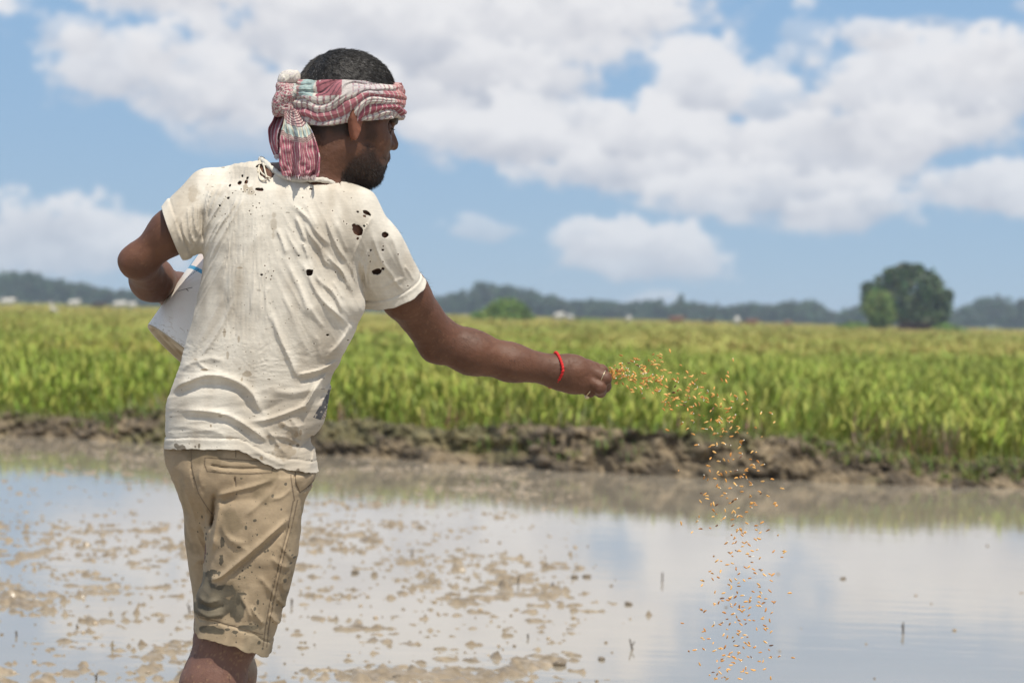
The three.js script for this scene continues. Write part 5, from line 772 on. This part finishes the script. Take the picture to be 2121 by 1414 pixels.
// ------------------------------------------------------------------ seed bucket under his left arm
{
  const r0 = 0.118, r1 = 0.152, Hb = 0.29, bot = M(402, 756, -.15), top = M(402 + 0.66 * 305, 757 - 0.75 * 305, -.21);
  const axis = top.clone().sub(bot).normalize(), b = new THREE.Group(); b.name = 'bucket'; b.position.copy(bot); b.quaternion.setFromUnitVectors(new THREE.Vector3(0, 1, 0), axis); tag(b, 'muddy white plastic bucket with blue print held under the left arm', 'bucket'); scene.add(b);
  // print and grime, laid out round the side: across = once round, up = foot to rim
  const cv = document.createElement('canvas'); cv.width = 2048; cv.height = 1024; const g2 = cv.getContext('2d'); g2.fillStyle = '#e2ddd6'; g2.fillRect(0, 0, 2048, 1024);
  // where the wall turns out of sight at the left: the label's edge lies just inside it
  const away = bot.clone().sub(camera.position).normalize(), q0 = b.quaternion; let edge = 0, toward = 1;
  for (let k = 0; k < 720; k++) { const nrm = (t) => new THREE.Vector3(Math.sin(t), 0, Math.cos(t)).applyQuaternion(q0).dot(away), t = k / 720 * 2 * Math.PI, a = nrm(t), c = nrm(t + 0.009), w = new THREE.Vector3(Math.sin(t), 0, Math.cos(t)).applyQuaternion(q0); if (a * c < 0 && w.x < 0) { edge = t; toward = c < a ? 1 : -1; } }
  const cxAt = (deg) => (((edge + toward * deg * Math.PI / 180) / (2 * Math.PI)) % 1 + 1) % 1 * 2048;
  const rr = rngOf(909), wrapRect = (x0, x1, y0, y1, fill) => { g2.fillStyle = fill; const a = Math.min(x0, x1), w = Math.abs(x1 - x0); g2.fillRect(a, y0, w, y1 - y0); g2.fillRect(a - 2048, y0, w, y1 - y0); g2.fillRect(a + 2048, y0, w, y1 - y0); };
  for (let i = 0; i < 260; i++) { g2.fillStyle = `rgba(${140 + rr() * 40 | 0},${120 + rr() * 30 | 0},${90 + rr() * 30 | 0},${0.02 + 0.05 * rr()})`; g2.beginPath(); g2.ellipse(rr() * 2048, rr() * 1024, 10 + rr() * 90, 6 + rr() * 40, rr() * 3, 0, 6.3); g2.fill(); }
  { const a = cxAt(3), dpp = toward * 2048 / 360; wrapRect(a, a + 120 * dpp, 70, 560, '#3d92b8'); wrapRect(a + 7 * dpp, a + 113 * dpp, 150, 535, '#e3d3c8'); wrapRect(a, a + 120 * dpp, 92, 100, '#d9e4e6'); for (let k = 0; k < 40; k++) wrapRect(a + rr() * 120 * dpp, a + (rr() * 120) * dpp * 0 + a * 0 + (a + rr() * 3 * dpp), 90, 92, '#3d92b8');
    const m = a + 26 * dpp; g2.strokeStyle = '#2c2620'; g2.lineWidth = 4; g2.beginPath(); g2.moveTo(m - 30, 742); g2.lineTo(m + 26, 700); g2.lineTo(m + 60, 670); g2.moveTo(m + 26, 700); g2.lineTo(m + 52, 704); g2.stroke(); for (let q = 0; q < 9; q++) { g2.fillStyle = '#2a2622'; g2.fillRect(m - 40 + q * 6, 640 - q * 12, 7, 8); } }
  for (let i = 0; i < 420; i++) { const x = rr() * 2048, y = 1024 - Math.pow(rr(), 2.6) * 110; g2.strokeStyle = `rgba(${120 + rr() * 30 | 0},${95 + rr() * 22 | 0},${62 + rr() * 20 | 0},${0.12 + 0.3 * rr()})`; g2.lineWidth = 1 + rr() * 2.5; g2.beginPath(); g2.moveTo(x, y); g2.quadraticCurveTo(x + rr() * 30 - 15, y - rr() * 20, x + rr() * 60 - 30, y + rr() * 14 - 7); g2.stroke(); }
  const tx = new THREE.CanvasTexture(cv); tx.colorSpace = THREE.SRGBColorSpace; tx.wrapS = THREE.RepeatWrapping;
  const wall = new THREE.CylinderGeometry(r1, r0, Hb, 96, 20, true); wall.translate(0, Hb / 2, 0);
  part('wall', wall, phys([1, 1, 1], 0.38, { map: tx, side: THREE.DoubleSide }), b);
  const inner = new THREE.CylinderGeometry(r1 - .003, r0 - .003, Hb - .01, 64, 1, true); inner.translate(0, Hb / 2 + .004, 0); part('lining', inner, std([.6, .58, .54], .5, { side: THREE.DoubleSide }), b);
  const prof = [[0, 0.010], [r0 * 0.72, 0.010], [r0 * 0.74, 0.006], [r0 * 0.90, 0.006], [r0 * 0.92, -0.001], [r0 * 0.99, -0.002], [r0 * 1.004, 0.004]].map(([x, y]) => new THREE.Vector2(x, y)), base = new THREE.LatheGeometry(prof, 96);
  { const p = base.attributes.position, C = []; for (let i = 0; i < p.count; i++) { const x = p.getX(i), z = p.getZ(i), n = fbm(x * 40, z * 40, 3, 4); const t = clamp(0.45 + 0.8 * n); C.push(...HUE([.50, .44, .34], [.30, .22, .13], t)); } base.setAttribute('color', new THREE.Float32BufferAttribute(C, 3)); }
  part('base', base, std([1, 1, 1], 0.55, { vertexColors: true, side: THREE.DoubleSide }), b);
  const rim = new THREE.TorusGeometry(r1 + .002, .005, 10, 96); rim.rotateX(Math.PI / 2); rim.translate(0, Hb, 0); part('rim', rim, std([.66, .64, .60], .4), b);
  const seed = new THREE.CircleGeometry(r1 - .02, 48, 0); seed.rotateX(-Math.PI / 2); seed.translate(0, Hb * .72, 0); part('rice_seed', seed, std([.48, .27, .07], .9), b);
}
// ------------------------------------------------------------------ thrown rice seed
{
  const r = rngOf(2024), grains = [];
  const body = new THREE.SphereGeometry(1, 8, 6), shapes = [0, 1, 2].map((k) => { const g = body.clone(), p = g.attributes.position; for (let i = 0; i < p.count; i++) { const x = p.getX(i), t = 1 - 0.25 * x * x * (k ? 1 : 0.4); p.setXYZ(i, x * 0.0046, (p.getY(i) * 0.00165) * t + 0.0006 * k * (x * x - 0.4), p.getZ(i) * 0.0014 * t); } g.computeVertexNormals(); return g; });
  const husk = [std([.58, .27, .055], .55), std([.66, .34, .08], .55), std([.46, .19, .035], .6), std([.70, .40, .12], .55), std([.12, .05, .02], .7)], sproutMat = std([.78, .74, .62], .6);
  const sprout = new THREE.TubeGeometry(new THREE.CatmullRomCurve3([new THREE.Vector3(.0038, 0, 0), new THREE.Vector3(.0055, .001, .0004), new THREE.Vector3(.0066, .0030, 0), new THREE.Vector3(.0064, .0050, .0006)]), 5, 0.00055, 5), nub = new THREE.SphereGeometry(0.0012, 6, 5); nub.translate(.0040, .0003, 0);
  // the cast follows an arc out of the fist and then falls
  const path = (t) => t < 0.34 ? [lerp(1262, 1500, t / .34), lerp(772, 850, Math.pow(t / .34, 1.9))] : [lerp(1500, 1520, Math.pow((t - .34) / .66, .8)) + 22 * Math.sin((t - .34) * 4.2), lerp(850, 1425, (t - .34) / .66)];
  const gauss = () => (r() + r() + r() + r() - 2) * 0.9;
  for (let i = 0; i < 620; i++) {
    const t = i < 34 ? 0.09 * r() : Math.pow(r(), 0.92), [u, v] = path(t), spread = t < 0.34 ? 6 + 84 * Math.sqrt(t / .34) : 84 + 8 * Math.sin(t * 9);
    let uu = u + gauss() * spread * 0.95, vv = v + gauss() * (t < .34 ? spread * 0.85 : 40); if (t < 0.04) { uu = 1262 + 40 * r(); vv = 772 + 14 * gauss(); }
    if (r() < 0.05) { uu += gauss() * 100; vv += gauss() * 50; }
    if (vv > 1408 || uu < 1262) { i--; if (r() < 0.3) i++; continue; }
    grains.push([uu, vv, -0.27 - 0.06 * t + gauss() * 0.045 * Math.min(1, 0.25 + t * 2)]);
  }
  const proto = [];
  for (let m = 0; m < 5; m++) for (let k = 0; k < 3; k++) for (let s = 0; s < 3; s++) { const g = new THREE.Mesh(shapes[k], husk[m]); if (s) part('sprout', s === 1 ? nub : sprout, sproutMat, g); proto.push(g); }
  const rest = [], q = new THREE.Quaternion(), e = new THREE.Euler();
  grains.forEach(([u, v, z], i) => {
    const dark = r() < 0.04, m = dark ? 4 : Math.floor(r() * 4), k = Math.floor(r() * 3), s = r() < 0.36 ? 1 : r() < 0.14 ? 2 : 0, src = proto[m * 9 + k * 3 + s], p = M(u, v, z), sc = 0.82 + 0.36 * r();
    e.set(r() * 6.28, (r() - .5) * 1.6, gauss() * 1.3 + (r() < 0.5 ? 0.35 : -0.5)); q.setFromEuler(e);
    if (i % 620 < 300) { const g = src.clone(); g.name = numbered('rice_grain'); g.position.copy(p); g.quaternion.copy(q); g.scale.setScalar(sc); const look = dark ? 'dark brown rice grain' : s === 2 ? 'golden rice grain with a curled white root' : s === 1 ? 'golden rice grain with a white tip' : 'plain golden rice grain', place = u < 1400 && v < 860 ? 'just thrown from the fist' : v < 900 ? 'in the bend of the cast' : v < 1060 ? 'falling in front of the mud bank' : v < 1240 ? 'falling in front of the water' : 'lowest in the cast near the picture edge'; tag(g, look + ' ' + place, 'rice grain', 'rice grains flying from the hand'); shade(g); scene.add(g); }
    else rest.push([p, q.clone(), sc, m]);
  });
  const im = new THREE.InstancedMesh(shapes[1], std([1, 1, 1], .55), rest.length), o = new THREE.Object3D(); rest.forEach(([p, qq, sc, m], i) => { o.position.copy(p); o.quaternion.copy(qq); o.scale.setScalar(sc); o.updateMatrix(); im.setMatrixAt(i, o.matrix); im.setColorAt(i, husk[m].color); }); im.name = 'falling_rice'; im.castShadow = true; tag(im, 'the other golden rice grains falling in the same cast', 'rice', null, 'stuff'); scene.add(im);
}
// ------------------------------------------------------------------ cattle and birds out in the field
{
  const V = V3, cow = bones([coneBone(V(-.75, 1.02, 0), V(.55, 1.06, 0), .30, .31), coneBone(V(-.6, .95, 0), V(.4, .92, 0), .30, .31), coneBone(V(.45, 1.25, 0), V(.62, 1.28, 0), .14, .13), coneBone(V(.6, 1.1, 0), V(1.05, 1.28, 0), .20, .13), coneBone(V(1.05, 1.30, 0), V(1.38, 1.08, 0), .12, .075), coneBone(V(1.08, 1.38, .10), V(1.05, 1.36, .26), .045, .03), coneBone(V(1.08, 1.38, -.10), V(1.05, 1.36, -.26), .045, .03), coneBone(V(-.98, 1.12, 0), V(-1.08, .55, 0), .035, .03),
    ...[[-.72, .13], [-.72, -.13], [.48, .13], [.48, -.13]].flatMap(([x, z]) => [coneBone(V(x, .9, z), V(x + (x < 0 ? -.06 : .02), .48, z), .13, .065), coneBone(V(x + (x < 0 ? -.06 : .02), .48, z), V(x, .04, z), .06, .055)])], 0.08);
  const cowGeo = geometryOf(surface(cow, V(-1.3, -.1, -.5), V(1.6, 1.6, .5), .036), null, null, null), horn = mergeGeometries([-1, 1].map((s) => limb(V(1.05, 1.40, .07 * s), V(1.0, 1.62, .17 * s), .032, .008, .3, 3)));
  const hide = { white: std([.50, .48, .44], .9), brown: std([.16, .075, .045], .9), dark: std([.06, .045, .04], .9) }, hornMat = std([.2, .18, .15], .7);
  const put = (u, depth, coat, turn, label, s0 = 1) => { const s = s0 * 0.85; const c = new THREE.Group(); c.name = numbered('cow'); const p = at(u, 650, depth * 1.5); c.position.set(p.x, FIELD_Y, p.z); c.rotation.y = turn; c.scale.setScalar(s); tag(c, label, 'cow', 'cattle grazing in the rice field'); part('hide', cowGeo, hide[coat], c); part('horns', horn, hornMat, c); scene.add(c); };
  put(14, 135, 'white', 1.0, 'white cow at the far left edge of the field');
  put(152, 140, 'white', 1.2, 'white cow standing end on left of the bucket');
  put(204, 150, 'dark', 0.1, 'dark brown cow low in the rice near the left cattle', .85);
  put(247, 142, 'white', 1.0, 'white cow nearest the elbow, left of the pair'); put(272, 146, 'white', 1.35, 'white cow nearest the elbow, right of the pair', .95);
  put(1048, 140, 'white', 0.9, 'white cow standing in front of the round green bush');
  put(1158, 138, 'white', 1.15, 'left of two white cows side by side right of the bush'); put(1180, 141, 'white', 1.9, 'right of two white cows side by side right of the bush', .85);
  put(1303, 160, 'white', 1.3, 'small pale cow alone beneath the horizon cloud', .85);
  put(1402, 150, 'brown', 0.2, 'reddish brown cow grazing above the thrown grain', .95); put(1468, 160, 'dark', 0.0, 'dark cow right of the reddish brown one', .75);
  put(1527, 138, 'white', 1.4, 'bright white cow between brown cattle right of centre'); put(1558, 155, 'brown', 0.1, 'brown cow just right of the bright white one', .85); put(1632, 158, 'brown', 0.9, 'small brown cow left of the low shrub', .8);
  put(1925, 178, 'dark', 1.2, 'dark cow at the right foot of the large tree', .9);
  // an egret standing in the rice
  const bird = bones([coneBone(V(-.16, .52, 0), V(.10, .58, 0), .055, .10), coneBone(V(.10, .60, 0), V(.16, .84, 0), .055, .032), coneBone(V(.16, .84, 0), V(.23, .94, 0), .030, .040), coneBone(V(-.14, .52, 0), V(-.34, .44, 0), .05, .015)], .05);
  const eg = new THREE.Group(); eg.name = 'egret'; const p = at(110, 650, 105); eg.position.set(p.x, FIELD_Y + .06, p.z); tag(eg, 'white egret standing in the rice nearer than the cattle at left', 'bird'); part('plumage', geometryOf(surface(bird, V(-.45, .3, -.2), V(.4, 1.1, .2), .016), null, null, null), hide.white, eg); part('bill', limb(V(.25, .94, 0), V(.40, .91, 0), .016, .003, 0, 2), std([.6, .4, .08], .5), eg); for (const s of [-1, 1]) part('leg', limb(V(.0, .50, .03 * s), V(.02, 0, .03 * s), .012, .010, 0, 2), std([.05, .05, .04], .7), eg); eg.rotation.y = 2.6; scene.add(eg);
  // low dark hut under the large tree
  const hut = new THREE.Group(), hpnt = at(1895, 670, 186); hut.name = 'field_hut'; hut.position.set(hpnt.x, FIELD_Y, hpnt.z); tag(hut, 'low dark maroon hut under the large tree', 'hut');
const w = new THREE.BoxGeometry(2.5, .95, 1.5); w.translate(0, .475, 0); part('wall', w, std([.075, .03, .03], .9), hut); const rf = new THREE.BoxGeometry(2.9, .09, 1.9); rf.rotateZ(-.10); rf.translate(0, 1.06, 0); part('roof', rf, std([.06, .035, .03], 1), hut); const dr = new THREE.BoxGeometry(.6, .8, .06); dr.translate(.3, .42, .76); part('door', dr, std([.03, .02, .018], .9), hut); scene.add(hut);
}
// ------------------------------------------------------------------ clods, stubble and twigs in the shallow water
{
  const r = rngOf(640), clodMat = [std([.16, .125, .085], .45), std([.20, .155, .105], .45)], stalkMat = [std([.09, .07, .05], .8), std([.24, .19, .11], .8)];
  const clodGeo = [1, 2, 3].map((k) => { const g = new THREE.IcosahedronGeometry(1, 3), p = g.attributes.position; for (let i = 0; i < p.count; i++) { const x = p.getX(i), y = p.getY(i), z = p.getZ(i), f = 1 + 0.35 * fbm(x * 1.6 + k * 9, y * 1.6, z * 1.6, 3); p.setXYZ(i, x * f * 1.25, y * f * 0.8, z * f); } g.computeVertexNormals(); return g; });
  const clod = (u, v, size, label, m = 0) => { const o = new THREE.Mesh(clodGeo[Math.floor(r() * 3)], clodMat[m]); o.name = numbered('mud_clod'); o.position.copy(onPlane(u, v)); o.position.y = size * .25; o.scale.set(size * .9, size * .6, size * .8); o.rotation.y = r() * 6; tag(o, label, 'clod', 'mud clods in the water'); shade(o); scene.add(o); };
  clod(1246, 1366, .013, 'round dark clod alone on clear water near the bottom centre'); clod(1302, 1252, .015, 'dark clod left of the falling grain'); clod(1747, 1199, .012, 'small dark clod alone on clear water right of the grain'); clod(1160, 1378, .022, 'dark clod on the mud ridge at the bottom centre'); clod(1190, 1196, .018, 'long dark clod between arm and falling grain', 0); clod(1215, 1195, .016, 'clod beside the long dark clod below the hand'); clod(825, 1404, .016, 'dark clod at the bottom edge right of the leg'); clod(735, 1187, .018, 'dark clod right of the shorts');
  const spike = (u, v, hPx, lean, label, m = 0) => { const p = onPlane(u, v), h = hPx * -p.z / FPX, o = new THREE.Mesh(mergeGeometries([limb(V3(0, -.02, 0), V3(lean * h, h, 0), .0045, .0018, .15, Math.floor(r() * 99)), limb(V3(lean * h * .4, h * .45, 0), V3(lean * h * .4 - .6 * h * lean - .004, h * .8, .004), .0026, .001, .2, Math.floor(r() * 99))]), stalkMat[m]); o.name = numbered('stubble_stalk'); o.position.copy(p); o.rotation.y = (r() - .5) * 1.0; tag(o, label, 'stalk', 'stubble stalks in the water'); shade(o); scene.add(o); };
  spike(1870, 1312, 24, .05, 'upright dark stalk alone in the clear water at right'); spike(1315, 1345, 22, -.5, 'forked leaning twig left of the grain near the bottom'); spike(1372, 1204, 20, .03, 'short upright stalk left of the falling grain'); spike(1072, 1210, 18, .15, 'thin dark stalk below the forearm'); spike(1144, 1218, 14, .1, 'short dark stalk below the wrist'); spike(232, 1346, 20, .03, 'brown stalk standing in the mud left of the leg', 1); spike(160, 1302, 10, -.2, 'small leaning stalk in the left shallows'); spike(33, 1318, 12, 0, 'short dark stalk near the left edge'); spike(852, 1152, 18, .15, 'thin grey stalk right of the shorts'); spike(395, 1268, 18, -.5, 'bent stalk just left of the shorts hem'); spike(1093, 1322, 10, .05, 'tiny stalk in the mud left of the ridge'); spike(607, 1255, 16, -.3, 'bent stalk just right of the shorts hem'); spike(1690, 1052, 14, .1, 'faint stalk near the far bank at right'); spike(197, 1408, 14, .2, 'curved stalk at the bottom left edge');
  const bits = []; for (let i = 0; i < 340; i++) { const u = r() * 2200 - 40, v = 1020 + 400 * r(); if (mudShare(u, v) < -0.3 && r() < 0.9) continue; const p = onPlane(u, v); bits.push([p.x, .002, p.z, r() * 6.28, [.003 + .005 * Math.pow(r(), 2.5), .0], Array(3).fill(0.6 + .7 * r())]); }
  for (const b of bits) b[4][1] = b[4][0]; const m = scatter('mud_crumbs', 'small wet crumbs of mud and straw scattered over the shallows', clodGeo[0], bits, std([.30, .23, .15], .3)); m.userData.category = 'mud';
  const lump = []; for (let i = 0; i < 200; i++) { const x = (r() * 2 - 1) * 6, s = r(), z = bankZ(x) + .25 - .75 * s; lump.push([x, bankH(x) * sstep(.2, .75, s) * 0.8, z, r() * 6.28, [.012 + .028 * Math.pow(r(), 2), 0], Array(3).fill(.45 + .7 * r())]); } for (const b of lump) b[4][1] = b[4][0]; const bl = scatter('bank_clods', 'brown clods of earth lying along the mud bank', clodGeo[1], lump, std([.13, .10, .068], .9)); bl.userData.category = 'mud';
}

renderer.render(scene, camera);
